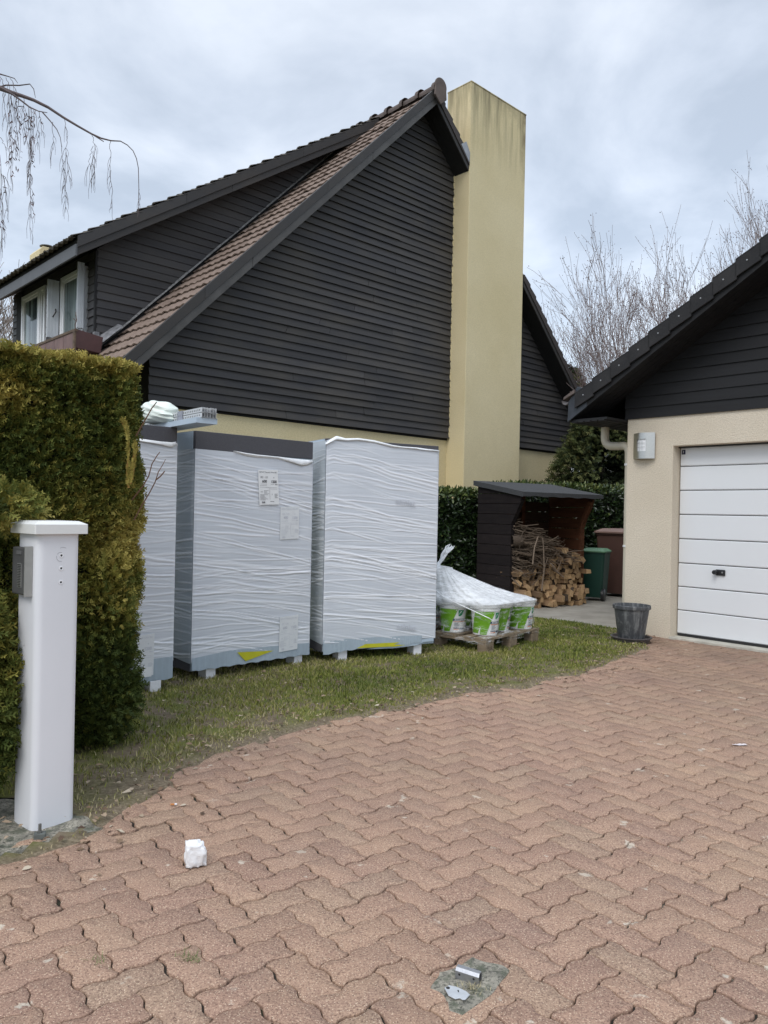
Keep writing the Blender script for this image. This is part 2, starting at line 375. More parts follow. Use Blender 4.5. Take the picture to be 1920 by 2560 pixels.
# lawn soil sheet
n_x, n_y = 260, 300
gx = np.linspace(-9, 7, n_x); gy = np.linspace(2.3, 24, n_y); gy = 2.3 + (gy - 2.3) ** 1.6 / (24 - 2.3) ** .6
X, Y = np.meshgrid(gx, gy, indexing='ij'); P2 = np.column_stack([X.ravel(), Y.ravel()]); sd = wob(P2)
Z = np.clip(sd * .22, -.06, .012) + (vnoise(P2, 1.3, 5) - .5) * .02 * np.clip(sd * 3, 0, 1) + (vnoise(P2, 9, 6) - .5) * .012
idx = np.arange(n_x * n_y).reshape(n_x, n_y)
Fg = np.stack([idx[:-1, :-1], idx[1:, :-1], idx[1:, 1:], idx[:-1, 1:]], -1).reshape(-1, 4)
keep = (sd[Fg].max(1) > -.25) & ~inpoly(P2, PATIO_P)[Fg].all(1) & ~inpoly(P2, FOOT_P)[Fg].all(1); Fg = Fg[keep]
t = NT('lawn_soil'); a = t.noise(1.6, det=5); b = t.noise(40, det=5, rough=.7); m = t.noise(5, det=5)
c = t.mix(t.ramp(b, [(.3, 0.), (.7, 1.)]), (.09, .065, .04), (.21, .165, .11))
c = t.mix(t.math('MULTIPLY', t.ramp(m, [(.42, 0.), (.58, .9)]), t.attr()), c, (.11, .125, .018))
c = t.mix(t.math('MULTIPLY', t.ramp(t.noise(70, det=4), [(.5, 0.), (.62, .6)]), t.math('SUBTRACT', 1., t.attr())), c, (.30, .24, .16))
lawn_s = bulk('lawn_soil', np.column_stack([P2, Z]), Fg, t.fin(c, .95, t.bump(b, .8, .01)), smooth=True, col=np.clip((sd - .0) / .12, 0, 1) * (1 - .8 * np.exp(-((P2 - np.array([-1.15, 3.6])) ** 2).sum(1) / .12))); tag(lawn_s, kind='structure')
# grass blades
N = 330000
Yb = 2.6 + rng.random(N) ** .62 * 9.5; Xb = (rng.random(N) * 1.02 - .53) * (Yb + .3)
Pb = np.column_stack([Xb, Yb]); sdb = wob(Pb)
dens = vnoise(Pb, 2.4, 8) * .6 + vnoise(Pb, 9, 9) * .4
bare = 1 - np.exp(-(((Pb - np.array([-1.2, 3.6])) ** 2).sum(1)) / .07)
ok = (sdb > -.01) & (rng.random(N) < np.clip(sdb * 14, .35, 1) * np.clip((dens - .30) * 4.5, .12, 1) * np.clip(bare * 1.3, .05, 1)) & ~inpoly(Pb, PATIO_P) & ~inpoly(Pb, FOOT_P)
Pb = Pb[ok]; sdb = sdb[ok]; n = len(Pb)
hgt_ = (.012 + .017 * rng.random(n)) * (.75 + .6 * vnoise(Pb, 3, 12)) * np.where(rng.random(n) < .05, 1.7, 1.0) * np.clip(.7 + sdb, .7, 1.1)
ang_ = rng.random(n) * 2 * np.pi; lean = rng.normal(0, .55, n) * hgt_ * 1.1; wv = (.0018 + .0012 * rng.random(n)) * (.6 + Pb[:, 1] * .14)
la = rng.random(n) * 2 * np.pi; zb = np.clip(sdb * .22, -.06, .012) + (vnoise(Pb, 1.3, 5) - .5) * .02 * np.clip(sdb * 3, 0, 1) + (vnoise(Pb, 9, 6) - .5) * .012 - .002
dx = np.cos(ang_) * wv; dy = np.sin(ang_) * wv; lx = np.cos(la) * lean; ly = np.sin(la) * lean
V = np.empty((n, 5, 3)); V[:, 0] = np.column_stack([Pb[:, 0] - dx, Pb[:, 1] - dy, zb]); V[:, 1] = np.column_stack([Pb[:, 0] + dx, Pb[:, 1] + dy, zb])
V[:, 2] = np.column_stack([Pb[:, 0] + dx * .7 + lx * .4, Pb[:, 1] + dy * .7 + ly * .4, zb + hgt_ * .6]); V[:, 3] = np.column_stack([Pb[:, 0] - dx * .7 + lx * .4, Pb[:, 1] - dy * .7 + ly * .4, zb + hgt_ * .6])
V[:, 4] = np.column_stack([Pb[:, 0] + lx * 1.3, Pb[:, 1] + ly * 1.3, zb + hgt_])
b5 = np.arange(n)[:, None] * 5
Fb = np.vstack([b5 + np.array([[0, 1, 2]]), b5 + np.array([[0, 2, 3]]), b5 + np.array([[3, 2, 4]])])
tint = np.repeat(np.clip(vnoise(Pb, 1.5, 20) * .7 + .12 * np.clip(-Pb[:, 0] + .2, 0, 1) + rng.normal(0, .20, n) + .25 * np.clip(1 - sdb / .5, 0, 1), 0, 1), 5)
t = NT('grass_blades'); c = t.ramp(t.attr(), [(0., (.075, .10, .024)), (.34, (.15, .18, .036)), (.55, (.25, .25, .055)), (.72, (.34, .30, .13)), (1., (.46, .39, .24))])
g = bulk('grass', V.reshape(-1, 3), Fb, t.fin(c, .75, spec=.2), col=tint); tag(g, 'short winter lawn grass between the drive and the wrapped stacks', 'grass', kind='stuff')
# cement strip under the gate post and patio slab
t = NT('old_cement'); n = t.noise(14, det=7, rough=.72); f = t.noise(90, det=5, rough=.7)
c = t.mix(t.ramp(n, [(.35, 0.), (.65, 1.)]), (.17, .16, .13), (.46, .42, .34)); c = t.mix(t.ramp(f, [(.38, .85), (.5, 0.)]), c, (.05, .05, .04)); c = t.mix(t.ramp(t.noise(22, det=7, rough=.7), [(.5, 0.), (.58, .8)]), c, (.10, .11, .075))
CEM = t.fin(c, .92, t.bump(t.math('ADD', n, f), .8, .01))
def blob_sheet(name, pts, z, m, n_in=5, h=.006):
    P = []; k = len(pts)
    for i in range(k):
        a, b = np.array(pts[i], float), np.array(pts[(i + 1) % k], float)
        for q in np.linspace(0, 1, 8, endpoint=False):
            p = a + (b - a) * q; P.append(p + (vnoise(p[None], 14, 3)[0] - .5) * .05)
    P = np.array(P); cen = P.mean(0); V = []; F = []; n = len(P)
    for r, (s, dz) in enumerate(((1.04, -.03), (1.0, -.003), (.93, 0), (.7, .002), (.4, .002), (.1, .002))):
        Q = cen + (P - cen) * s; V.append(np.column_stack([Q, z + dz + (vnoise(Q, 9, 4) - .5) * h * (r > 0)]))
    for r in range(5):
        for i in range(n): F.append((r * n + i, r * n + (i + 1) % n, (r + 1) * n + (i + 1) % n, (r + 1) * n + i))
    V = np.vstack(V); mb = MB(); mb.add(V, F + [tuple(5 * n + i for i in range(n))]); o = mb.build(name, m, smooth=True); return tag(o, kind='structure')
blob_sheet('concrete_footing', [(-1.13, 3.12), (-1.28, 2.95), (-1.43, 2.76), (-1.56, 2.55), (-2.6, 2.6), (-2.3, 3.5), (-1.45, 3.38), (-1.22, 3.22)], .006, CEM, h=.02)
t = NT('patio_concrete'); n = t.noise(2.5, det=6, rough=.65); f = t.noise(120, det=4)
c = t.mix(t.ramp(n, [(.35, 0.), (.65, 1.)]), (.23, .21, .175), (.34, .315, .27)); PATIO = t.fin(c, .9, t.bump(f, .4, .004))
MB().prism([(1.35, 10.05, -.05), (1.77, 9.74, -.05), (2.14, 9.55, -.05), (2.52, 9.17, -.05), (2.70, 8.92, -.05), (2.80, 8.70, -.05), (3.3, 9.3, -.05), (7, 13.2, -.05), (5.2, 15.5, -.05), (.4, 11.2, -.05)], (0, 0, .075)).build('patio_slab', PATIO)
tag(bpy.data.objects['patio_slab'], kind='structure')

# ============================================================ HOUSE
HK = 1.25
O_ = Vector((1.016, 12.394, 0)) * HK; O_.z = 0
house = empty('house', O_, R_(43.6), 'tall steep-roofed house clad in black boards over a yellow rendered ground floor', 'house')
house.scale = (HK, HK, HK)
HZ = -.264
def hb(mb, name, mats, parent=None, **k):
    o = mb.build(name, mats, parent or house, **k)
    if parent is None: o.location.z = HZ
    return o
def clap(mb, z0, z1, pitch, xl, xr, y, lip=.022, seed=1, axis='x', maxlen=3.6, x_at=None):
    """overlapping boards; xl(z), xr(z) clip each board to the slope"""
    rd = random.Random(seed); z = z0
    while z < z1:
        a, b = z, min(z + pitch + .012, z1 + .01)
        l0, r0, l1, r1 = xl(a), xr(a), xl(b), xr(b)
        if min(r0 - l0, r1 - l1) > .02:
            L0, R0 = max(l0, l1) if False else l0, r0
            cuts = [0.0]; c = rd.uniform(.4, 1) * maxlen / max(r0 - l0, .1)
            while c < 1: cuts.append(c); c += rd.uniform(.6, 1.2) * maxlen / max(r0 - l0, .1)
            cuts.append(1.0)
            for u, v in zip(cuts[:-1], cuts[1:]):
                g = .006 / max(r0 - l0, .1) if v < 1 else 0
                dz = rd.gauss(0, .0018); dl = rd.gauss(0, .003); dz2 = rd.gauss(0, .0018)
                xa0, xb0 = l0 + (r0 - l0) * u, l0 + (r0 - l0) * (v - g); xa1, xb1 = l1 + (r1 - l1) * u, l1 + (r1 - l1) * (v - g)
                lp = lip + dl
                q = [(xa0, y - lp, a + dz), (xb0, y - lp, a + dz2), (xb0, y - lp + .014, a + dz2), (xa0, y - lp + .014, a + dz),
                     (xa1, y - .005, b), (xb1, y - .005, b), (xb1, y + .004, b), (xa1, y + .004, b)]
                if axis == 'y': q = [(y_, x_, z_) for x_, y_, z_ in q]
                mb.add(q, [(0, 3, 2, 1), (4, 5, 6, 7), (0, 1, 5, 4), (1, 2, 6, 5), (2, 3, 7, 6), (3, 0, 4, 7)])
        z += pitch
    return mb
# ground floor
m = MB(); m.box((-5.17, 0.03, HZ * -1 - .02), (3.567, 9.6, 2.52)); hb(m, 'rendered_wall', YEL)
# black core behind the boards
m = MB(); m.prism([(-5.16, .02, 2.50), (3.56, .02, 2.50), (3.56, .02, 3.1), (-.8, .02, 7.50), (-5.16, .02, 3.14)], (0, 9.5, 0)); hb(m, 'upper_wall', DARK)
# gable boards
m = clap(MB(), 2.53, 7.5, .1035, lambda z: max(-5.2, z - 8.36 - .10), lambda z: min(3.6, 6.76 - z + .10), 0.0, lip=.030, seed=3); hb(m, 'gable_siding', BLK)
# main roof
def tile_roof(mb, A, B, D, drop, nrm, row=.2475, period=.155, amp=.014, lip=.028, mi=0, first=0.0, sub=8):
    """A->B along the ridge, D unit down-slope, drop its length; nrm unit normal"""
    A, B, D, nrm = map(np.array, (A, B, D, nrm)); U = B - A; Lu = np.linalg.norm(U); U = U / Lu
    n = int(Lu / period * sub); us = np.linspace(0, Lu, n + 1); ph = (us / period) % 1
    prof = amp * np.maximum(0, np.sin(ph * 2 * np.pi)) ** .8 + amp * .25 * np.cos(ph * 4 * np.pi)
    d = 0.0; VV = []; FF = []; base = 0; r = 0
    while d < drop:
        d1 = min(d + row + .02, drop + .01); jit = np.repeat(rng.normal(0, .0035, n // sub + 2), sub)[:n + 1]
        lo = d1
        rowsv = []
        for dd, off in ((d, 0.0), (d + .5 * (d1 - d), lip * .5), (lo, lip), (lo + .002, lip - .016)):
            o = off + prof + (jit if dd > d else 0)
            rowsv.append(A + np.outer(us, U) + D * (dd) + np.outer(o, nrm))
        VV.append(np.vstack(rowsv)); k = n + 1
        for q in range(3):
            a = base + q * k + np.arange(n); FF.append(np.column_stack([a, a + 1, a + 1 + k, a + k]))
        base += 4 * k; d += row; r += 1
    VV = np.vstack(VV); FF = np.vstack(FF)
    mb.add(VV.tolist(), FF.tolist(), mi)
rt2 = math.sqrt(.5)
m = MB()
cb = 8.50
# slab, left slope then right slope
m.prism([(-.8, -.33, cb - .8 - .12), (-.8, -.33, cb - .8), (-5.95, -.33, cb - 5.95), (-5.95, -.33, cb - 5.95 - .12)], (0, 10.3, 0), 1)
crt = 6.90
m.prism([(-.8, -.325, crt + .8), (-.8, -.325, crt + .8 - .12), (4.16, -.325, crt - 4.16 - .12), (4.16, -.325, crt - 4.16)], (0, 10.3, 0), 1)
tile_roof(m, (-.8, -.36, cb - .8 + .012), (-.8, 9.97, cb - .8 + .012), (-rt2, 0, -rt2), 7.28, (-rt2, 0, rt2))
tile_roof(m, (-.8, 9.97, crt + .8 + .012), (-.8, -.33, crt + .8 + .012), (rt2, 0, -rt2), 7.05, (rt2, 0, rt2))
roof = hb(m, 'roof', [TILE, DARK], smooth=False)
# ridge tiles: half-round caps with a flared end
m = MB()
yq = -.40; k = 0
while yq < 9.9:
    ring = []; n = 12
    for f_, r in ((0, .122), (.07, .118), (.075, .088), (.36, .08)):
        ring.append([(-.8 + r * math.cos(a), yq + f_, 7.735 + .0 + r * 1.0 * math.sin(a)) for a in np.linspace(-.35, math.pi + .35, n)])
    vs = [p for r in ring for p in r]; fs = [(i * n + j, i * n + j + 1, (i + 1) * n + j + 1, (i + 1) * n + j) for i in range(3) for j in range(n - 1)]
    m.add(vs, fs); yq += .347; k += 1
hb(m, 'ridge_tile', RIDGE, roof, smooth=True)
# end cap of the ridge: a shield-shaped plate
pts = [(-.8 + .125 * math.cos(a), -.405, 7.765 + .125 * math.sin(a)) for a in np.linspace(-.3, math.pi + .3, 14)] + [(-.93, -.405, 7.60), (-.80, -.405, 7.49), (-.67, -.405, 7.60)]
m = MB().prism(pts, (0, -.03, 0)); hb(m, 'ridge_end_cap', RIDGE, roof, bevel=.008)
FASC2 = simple('grey_brown_barge', (.068, .064, .060), .55, .25, 5)
# barge boards (two bands) on both slopes of the gable
def band(mb, x0, x1, sgn, c0, c1, y0, y1):
    f_ = (lambda x: x) if sgn > 0 else (lambda x: -x)
    P = [(x0, y0, c0 + f_(x0)), (x1, y0, c0 + f_(x1)), (x1, y0, c1 + f_(x1)), (x0, y0, c1 + f_(x0))]
    return mb.prism(P, (0, y1 - y0, 0))
m = MB()
for a, b in ((-5.93, -4.05), (-4.046, -2.1), (-2.096, -.8)): band(m, a, b, 1, 8.33, 8.46, -.362, -.318)
hb(m, 'barge_board', FASC2, bevel=.003)
m = MB()
for a, b in ((-5.93, -4.7), (-4.697, -2.9), (-2.897, -.8)): band(m, a, b, 1, 8.45, 8.595, -.372, -.318)
hb(m, 'barge_board', BARGE, bevel=.003)
for a_, b_ in ((-.8, -.02), (1.50, 4.17)): hb(band(MB(), a_, b_, -1, 6.76, 6.86, -.333, -.31), 'barge_board', BARGE, bevel=.003)
VT = simple('dark_brown_verge', (.055, .045, .042), .8, .2, 20)
for (a0, a1) in ((-.78, -.01), (1.50, 4.14)):      # verge tiles of the right slope step down in courses
    x = a0; m = MB()
    while x < a1 - .01:
        x2 = min(x + .175, a1); P = [(x, -.35, 6.85 - x), (x2, -.35, 6.85 - x2), (x2 + .004, -.35, 7.005 - x2), (x, -.35, 6.965 - x)]
        m.prism(P, (0, .05, 0)); x = x2
    hb(m, 'verge_tiling', VT, roof)
m = MB()     # soffit boards under the gable overhang
for i in range(3):
    y0 = -.318 + i * .106
    m.prism([(-5.93, y0, 8.375 - 5.93), (-.8, y0, 7.575), (-.8, y0, 7.60), (-5.93, y0, 8.40 - 5.93)], (0, .1, 0))
    m.prism([(-.8, y0, 7.575), (4.16, y0, 6.775 - 4.16), (4.16, y0, 6.80 - 4.16), (-.8, y0, 7.60)], (0, .1, 0))
hb(m, 'soffit', DARK)
m = MB()     # boxed eaves right
m.prism([(3.60, 0.0, 2.50), (4.13, 0.0, 2.50), (4.13, 0.0, 2.62), (3.60, 0.0, 3.14)], (0, 9.5, 0))
for i in range(6): m.box((3.62 + i * .085, -.28 + i * .0, 2.485), (3.69 + i * .085, 9.4, 2.50))
hb(m, 'boxed_eave', BARGE)
m = MB(); m.box((4.19, -.30, 2.56), (4.27, 9.9, 2.66)); m.box((-6.05, -.3, 2.44), (-5.96, 9.9, 2.55)); hb(m, 'gutter', simple('dark_gutter', (.06, .05, .05), .5))
m = MB(); m.tube([(3.50, -.03, -HZ + .02), (3.50, -.03, 2.50)], .035, 12); m.tube([(3.50, -.03, 2.5), (3.62, -.05, 2.62), (3.9, -.05, 2.62)], .03, 10)
hb(m, 'downpipe', simple('yellow_pipe', (.60, .54, .34), .5), smooth=True)
m = MB().box((3.60, -.05, 2.34), (3.72, .05, 2.47)); hb(m, 'floodlight', WHT, bevel=.01)
# big chimney
ch = MB()
ch.box((0.0, -.344, -HZ - .02), (1.46, .16, 8.19)); ch.box((-.004, -.350, 8.19), (1.466, .166, 8.212))
hb(ch, 'chimney', CHIM, bevel=.006)
m = MB()     # sheet metal flashing where the verge meets the chimney
m.prism([(-.22, -.352, 7.12), (-.02, -.352, 6.90), (-.006, -.352, 7.05), (-.10, -.352, 7.20)], (0, .02, 0)); m.prism([(-.004, -.30, 6.80), (-.004, .4, 6.80), (-.004, .4, 7.12), (-.004, -.30, 7.12)], (-.012, 0, 0))
hb(m, 'flashing', ZINC)
m = MB()
for k_ in range(14): m.box((-.004 - random.uniform(0, .012), -.03, 2.55 + k_ * .31), (.006, -.008, 2.55 + k_ * .31 + random.uniform(.1, .3)))
hb(m, 'mortar_line', YEL)
# small chimney on the far end of the left slope
m = MB(); m.prism([(-3.47, 8.6, 4.8), (-3.0, 8.6, 4.8), (-3.0, 8.6, 6.76), (-3.07, 8.6, 6.84), (-3.40, 8.6, 6.84), (-3.47, 8.6, 6.76)], (0, .6, 0))
c2 = hb(m, 'chimney', YEL, bevel=.01)
m = MB(); m.lathe([(.0, 6.93), (.14, 6.92), (.15, 6.905), (.14, 6.90), (.0, 6.90)], 20, c=(-3.25, 8.8, 0)); m.tube([(-3.25, 8.8, 6.8), (-3.25, 8.8, 6.91)], .05, 10)
hb(m, 'flue_cap', simple('flue_metal', (.10, .10, .10), .5, metal=.5), c2, smooth=True)
# ---- dormer
DX = -5.32; DL = lambda x: 4.296 + .66 * (x + 5.71)        # underside of dormer roof
m = MB(); m.prism([(DX + .02, 1.2, 3.2), (-1.0, 1.2, 7.5), (-1.0, 1.2, DL(-1.0) + .02), (DX + .02, 1.2, DL(DX) + .03)], (0, 3.05, 0))
dorm = hb(m, 'dormer', DARK)
m = MB()
zt = lambda z: (z - 4.296) / .66 - 5.71           # x where soffit has height z
m = clap(MB(), 3.30, 7.2, .1035, lambda z: max(DX - .012, zt(z - .02)), lambda z: z - 8.60, 1.18, seed=9)
# front wall boards: between the openings
for (ya, yb, z0, z1) in ((1.20, 1.44, 3.3, 4.53), (2.32, 2.86, 3.3, 4.53), (4.03, 4.27, 3.3, 4.55), (1.44, 2.32, 3.3, 3.52), (2.86, 4.03, 3.3, 3.52), (1.44, 4.03, 4.44, 4.55)):
    clap(m, z0, z1, .1035, lambda z: ya, lambda z: yb, DX, seed=int(ya * 100), axis='y')
hb(m, 'dormer_siding', BLK2, dorm)
hb(MB().box((DX - .035, 1.165, 3.3), (DX - .002, 1.20, 4.52)), 'corner_board', DARK, dorm); hb(MB().box((DX - .04, 3.82, 3.3), (DX + .02, 4.03, 4.5)), 'dark_panel', DARK, dorm)
# dormer roof
dn = math.hypot(1, .66); DD = (-1 / dn, 0, -.66 / dn); DN = (-.66 / dn, 0, 1 / dn)
m = MB(); zc = .20
m.prism([(-.8, .87, DL(-.8) + .10), (-.8, .87, DL(-.8) + zc), (-5.70, .87, DL(-5.70) + zc), (-5.70, .87, DL(-5.7) + .10)], (0, 3.75, 0), 1)
tile_roof(m, (-.78, .83, DL(-.78) + zc + .01), (-.78, 4.66, DL(-.78) + zc + .01), DD, 5.98, DN, amp=.02, lip=.04)
hb(m, 'dormer_roof', [TILE2, DARK], dorm)
m = MB()
for a, b, dz0, dz1, y0 in ((-5.71, -3.6, .0, .10, .852), (-3.597, -.9, .0, .10, .852), (-5.71, -4.3, .095, .235, .835), (-4.297, -2.4, .095, .235, .835), (-2.397, -.9, .095, .235, .835)):
    m.prism([(a, y0, DL(a) + dz0), (b, y0, DL(b) + dz0), (b, y0, DL(b) + dz1), (a, y0, DL(a) + dz1)], (0, .035, 0))
hb(m, 'barge_board', BARGE, dorm, bevel=.003)
m = MB().box((-5.735, .84, 4.285), (-5.71, 4.62, 4.425)); hb(m, 'fascia', FASC, dorm, bevel=.003)
m = MB(); m.prism([(-5.71, .89, DL(-5.71) + .03), (-1.2, .89, DL(-1.2) + .03), (-1.2, .89, DL(-1.2) + .05), (-5.71, .89, DL(-5.71) + .05)], (0, 3.7, 0)); hb(m, 'soffit', DARK, dorm)
# mortar line where the cheek meets the main roof
m = MB(); x = -5.3; rd = random.Random(4)
while x < -1.0:
    L = rd.uniform(.12, .3); m.prism([(x, 1.145, x + 8.60), (x + L, 1.145, x + L + 8.60), (x + L, 1.16, x + L + 8.628 + rd.uniform(-.01, .012)), (x, 1.16, x + 8.628)], (0, .03, 0)); x += L + rd.uniform(0, .01)
hb(m, 'flashing', simple('grey_mortar', (.22, .215, .21), .9, .5, 25, .5), dorm)
m = MB(); m.prism([(-5.45, 1.0, 3.22), (-5.05, 1.0, 3.60), (-5.05, 1.19, 3.66), (-5.30, 1.19, 3.46), (-5.45, 1.19, 3.28)], (0, .02, .0)); m.box((-5.36, 1.14, 3.28), (-5.3, 1.2, 3.5)); hb(m, 'flashing', LEAD, dorm)
def window(y0, y1, z0, z1, mull):
    m = MB(); x0, x1 = DX - .045, DX + .02; w = .055
    m.box((x0, y0, z0), (x1, y0 + w, z1)); m.box((x0, y1 - w, z0), (x1, y1, z1)); m.box((x0 + .001, y0 + w, z1 - w), (x1, y1 - w, z1)); m.box((x0 + .001, y0 + w, z0), (x1, y1 - w, z0 + w))
    if mull: m.box((x0 - .004, mull - .045, z0 + w), (x1, mull + .045, z1 - w))
    a = [y0 + w] + ([mull - .045, mull + .045] if mull else []) + [y1 - w]
    for p, q in zip(a[::2], a[1::2]):
        m.box((x0 + .012, p, z0 + w), (x1, p + .035, z1 - w)); m.box((x0 + .012, q - .035, z0 + w), (x1, q, z1 - w)); m.box((x0 + .0125, p + .035, z1 - w - .035), (x1, q - .035, z1 - w))
    wi = hb(m, 'window', WHT, dorm, bevel=.004)
    m = MB()
    for p, q in zip(a[::2], a[1::2]): m.box((x0 + .03, p + .03, z0 + w), (x0 + .036, q - .03, z1 - w - .03))
    o = hb(m, 'pane', GLASSM, dorm); return wi
window(2.865, 3.82, 3.50, 4.43, 3.09); window(1.50, 2.29, 3.50, 4.40, None)
def shutter(y, L, z0, z1):
    m = MB(); n = 4
    for i in range(n): m.box((DX - .05 - L * (i + 1) / n, y, z0), (DX - .052 - L * i / n, y + .03, z1))
    m.box((DX - .05 - L, y + .004, z0 + .01), (DX - .05, y + .026, z1 - .01)); return hb(m, 'shutter', WHTD, dorm, bevel=.003)
shutter(2.30, .155, 3.58, 4.36); shutter(1.455, .09, 3.58, 4.42); shutter(1.50, .06, 3.58, 4.42)
m = MB().tube([(-5.42, 2.29, 3.97), (-5.425, 2.265, 3.93), (-5.45, 2.265, 3.88), (-5.455, 2.29, 3.86)], .009, 8); hb(m, 'shutter_catch', BLKP, dorm, smooth=True)
# window box with a dead plant
PB = R_(43.6); 
def hw(x, y, z): # house local -> world
    c, s = math.cos(PB), math.sin(PB); return Vector((O_.x + HK * (x * c - y * s), O_.y + HK * (x * s + y * c), HK * (z + HZ)))
wb = empty('window_box', hw(-5.5, .95, 3.2), PB, 'brown window box hanging below the dormer window, one dry stem in it', 'planter'); wb.scale = (HK,) * 3
BRN = simple('brown_planter', (.075, .032, .03), .5, .2, 5); BRL = simple('faded_brown_panel', (.17, .10, .09), .6, .25, 6)
m = MB(); m.prism([(-.16, 0, 0.02), (.14, 0, .0), (.17, 0, .2), (-.17, 0, .25)], (0, .02, 0)); m.prism([(-.16, 1.9, 0.02), (.14, 1.9, .0), (.17, 1.9, .2), (-.17, 1.9, .25)], (0, .02, 0)); m.box((.13, .02, .01), (.15, 1.9, .2)); m.box((-.15, .02, 0), (.15, 1.9, .02)); m.build('planter_shell', BRN, wb, bevel=.003)
m = MB()
for i in range(6): m.box((-.175, .05 + i * .31, .02), (-.155, .05 + i * .31 + .30, .22))
m.build('front_panel', BRL, wb)
m = MB(); m.box((-.185, -.01, .215), (-.15, 1.93, .245)); m.box((-.185, -.005, .0), (-.165, .05, .215)); m.build('rail', simple('weathered_wood_rail', (.11, .075, .05), .8, .4, 20), wb)
m = MB(); m.tube([(-.16, .03, .24), (-.165, .035, .30), (-.15, .03, .36), (-.16, .03, .42)], .006, 5); m.tube([(-.15, .03, .34), (-.17, .07, .38)], .005, 5); m.tube([(-.16, .03, .41), (-.15, .06, .46)], .004, 5); m.build('dry_stem', simple('dry_stem', (.09, .05, .035), .9), wb)
# ============================================================ GARAGE
GP = Vector((3.147, 8.352, 0)); GA = R_(-48.75)
def gw(x, y, z): c, s = math.cos(GA), math.sin(GA); return Vector((GP.x + x * c - y * s, GP.y + x * s + y * c, z))
gar = empty('garage', GP, GA, 'low garage with beige rendered walls and a black boarded gable under a tiled roof', 'garage')
m = MB()
# front wall as pieces round the door opening (x along the front, y inward)
m.prism([(-.56, 0, -.05), (0, 0, -.05), (0, 0, 2.105), (2.42, 0, 2.105), (2.42, 0, -.05), (3.0, 0, -.05), (3.0, 0, 2.445), (-.56, 0, 2.445)], (0, .30, 0))
m.box((-.56, .30, -.05), (-.36, 6, 2.445)); m.box((2.8, .30, -.05), (3.0, 6, 2.445)); m.box((-.36, 5.8, -.05), (2.8, 6, 2.445))
hbw = m.build('rendered_wall', BEI, gar)
b_ = hbw.modifiers.new('bevel', 'BEVEL'); b_.width = .006; b_.segments = 2
m = MB(); m.prism([(-.56, .02, 2.44), (3.0, .02, 2.44), (3.0, .02, 3.6), (1.9, .02, 4.25), (-.56, .02, 2.75)], (0, 5.9, 0)); m.build('upper_wall', DARK, gar)
GS = .612
gl = lambda x: 2.415 + GS * (x + 1.04)            # underside of the verge
m = clap(MB(), 2.435, 4.3, .1225, lambda z: max(-.585, (z - 2.415) / GS - 1.04 - .12), lambda z: min(3.02, 3.8 - ((z - 2.415) / GS - 1.04) + .1), -.004, lip=.02, seed=21, maxlen=9)
m.build('gable_siding', GBLK, gar)
# roof: slope facing left, and the far slope
gn_ = math.hypot(1, GS); XR = 1.9
m = MB()
m.prism([(-1.02, -.44, gl(-1.02) + .16), (XR, -.44, gl(XR) + .16), (XR, -.44, gl(XR) + .06), (-1.02, -.44, gl(-1.02) + .06)], (0, 6.8, 0), 1)
m.prism([(XR, -.44, gl(XR) + .16), (4.8, -.44, gl(-1.0) + .16), (4.8, -.44, gl(-1.) + .06), (XR, -.44, gl(XR) + .06)], (0, 6.8, 0), 1)
tile_roof(m, (XR, -.42, gl(XR) + .17), (XR, 6.4, gl(XR) + .17), (-1 / gn_, 0, -GS / gn_), 3.44, (-GS / gn_, 0, 1 / gn_), row=.264, period=.2, amp=.012, lip=.03)
groof = m.build('roof', [simple('dark_roof_tile', (.045, .04, .036), .8, .25, 14), DARK], gar)
# soffit boards and barge
m = MB()
for i in range(4):
    y0 = -.44 + i * .11
    m.prism([(-1.03, y0, gl(-1.03) + .005), (XR, y0, gl(XR) + .005), (XR, y0, gl(XR) + .03), (-1.03, y0, gl(-1.03) + .03)], (0, .104, 0))
m.build('soffit', GBLK, gar)
m = MB(); m.prism([(-1.04, -.468, gl(-1.04) - .005), (XR, -.468, gl(XR) - .005), (XR, -.468, gl(XR) + .09), (-1.04, -.468, gl(-1.04) + .09)], (0, .026, 0)); m.build('barge_board', GBLK, gar, bevel=.003)
# verge tiles: L-shaped caps stepping up the slope, each with a screw
x = -.93
while x < XR:
    x2 = x + .2255
    m = MB(); zt_ = lambda q: gl(q) + .205
    dz = .022
    m.prism([(x - .012, -.50, zt_(x) - .16 + dz), (x2 + .004, -.50, zt_(x2) - .16), (x2 + .004, -.50, zt_(x2) + .0), (x - .012, -.50, zt_(x) + dz)], (0, .022, 0))
    m.prism([(x - .012, -.50, zt_(x) + dz), (x2 + .004, -.50, zt_(x2)), (x2 + .004, -.50, zt_(x2) + .018), (x - .012, -.50, zt_(x) + dz + .018)], (0, .17, 0))
    vt = m.build('verge_tile', VERGE, groof, bevel=.004)
    m = MB(); cx = (x + x2) / 2 - .01; m.lathe([(0, .005), (.007, .004), (.009, 0)], 10)
    sc_ = m.build('screw', GREYM, groof, smooth=True); sc_.location = (cx, -.501, zt_(cx) - .06); sc_.rotation_euler = (R_(90), 0, 0)
    x = x2
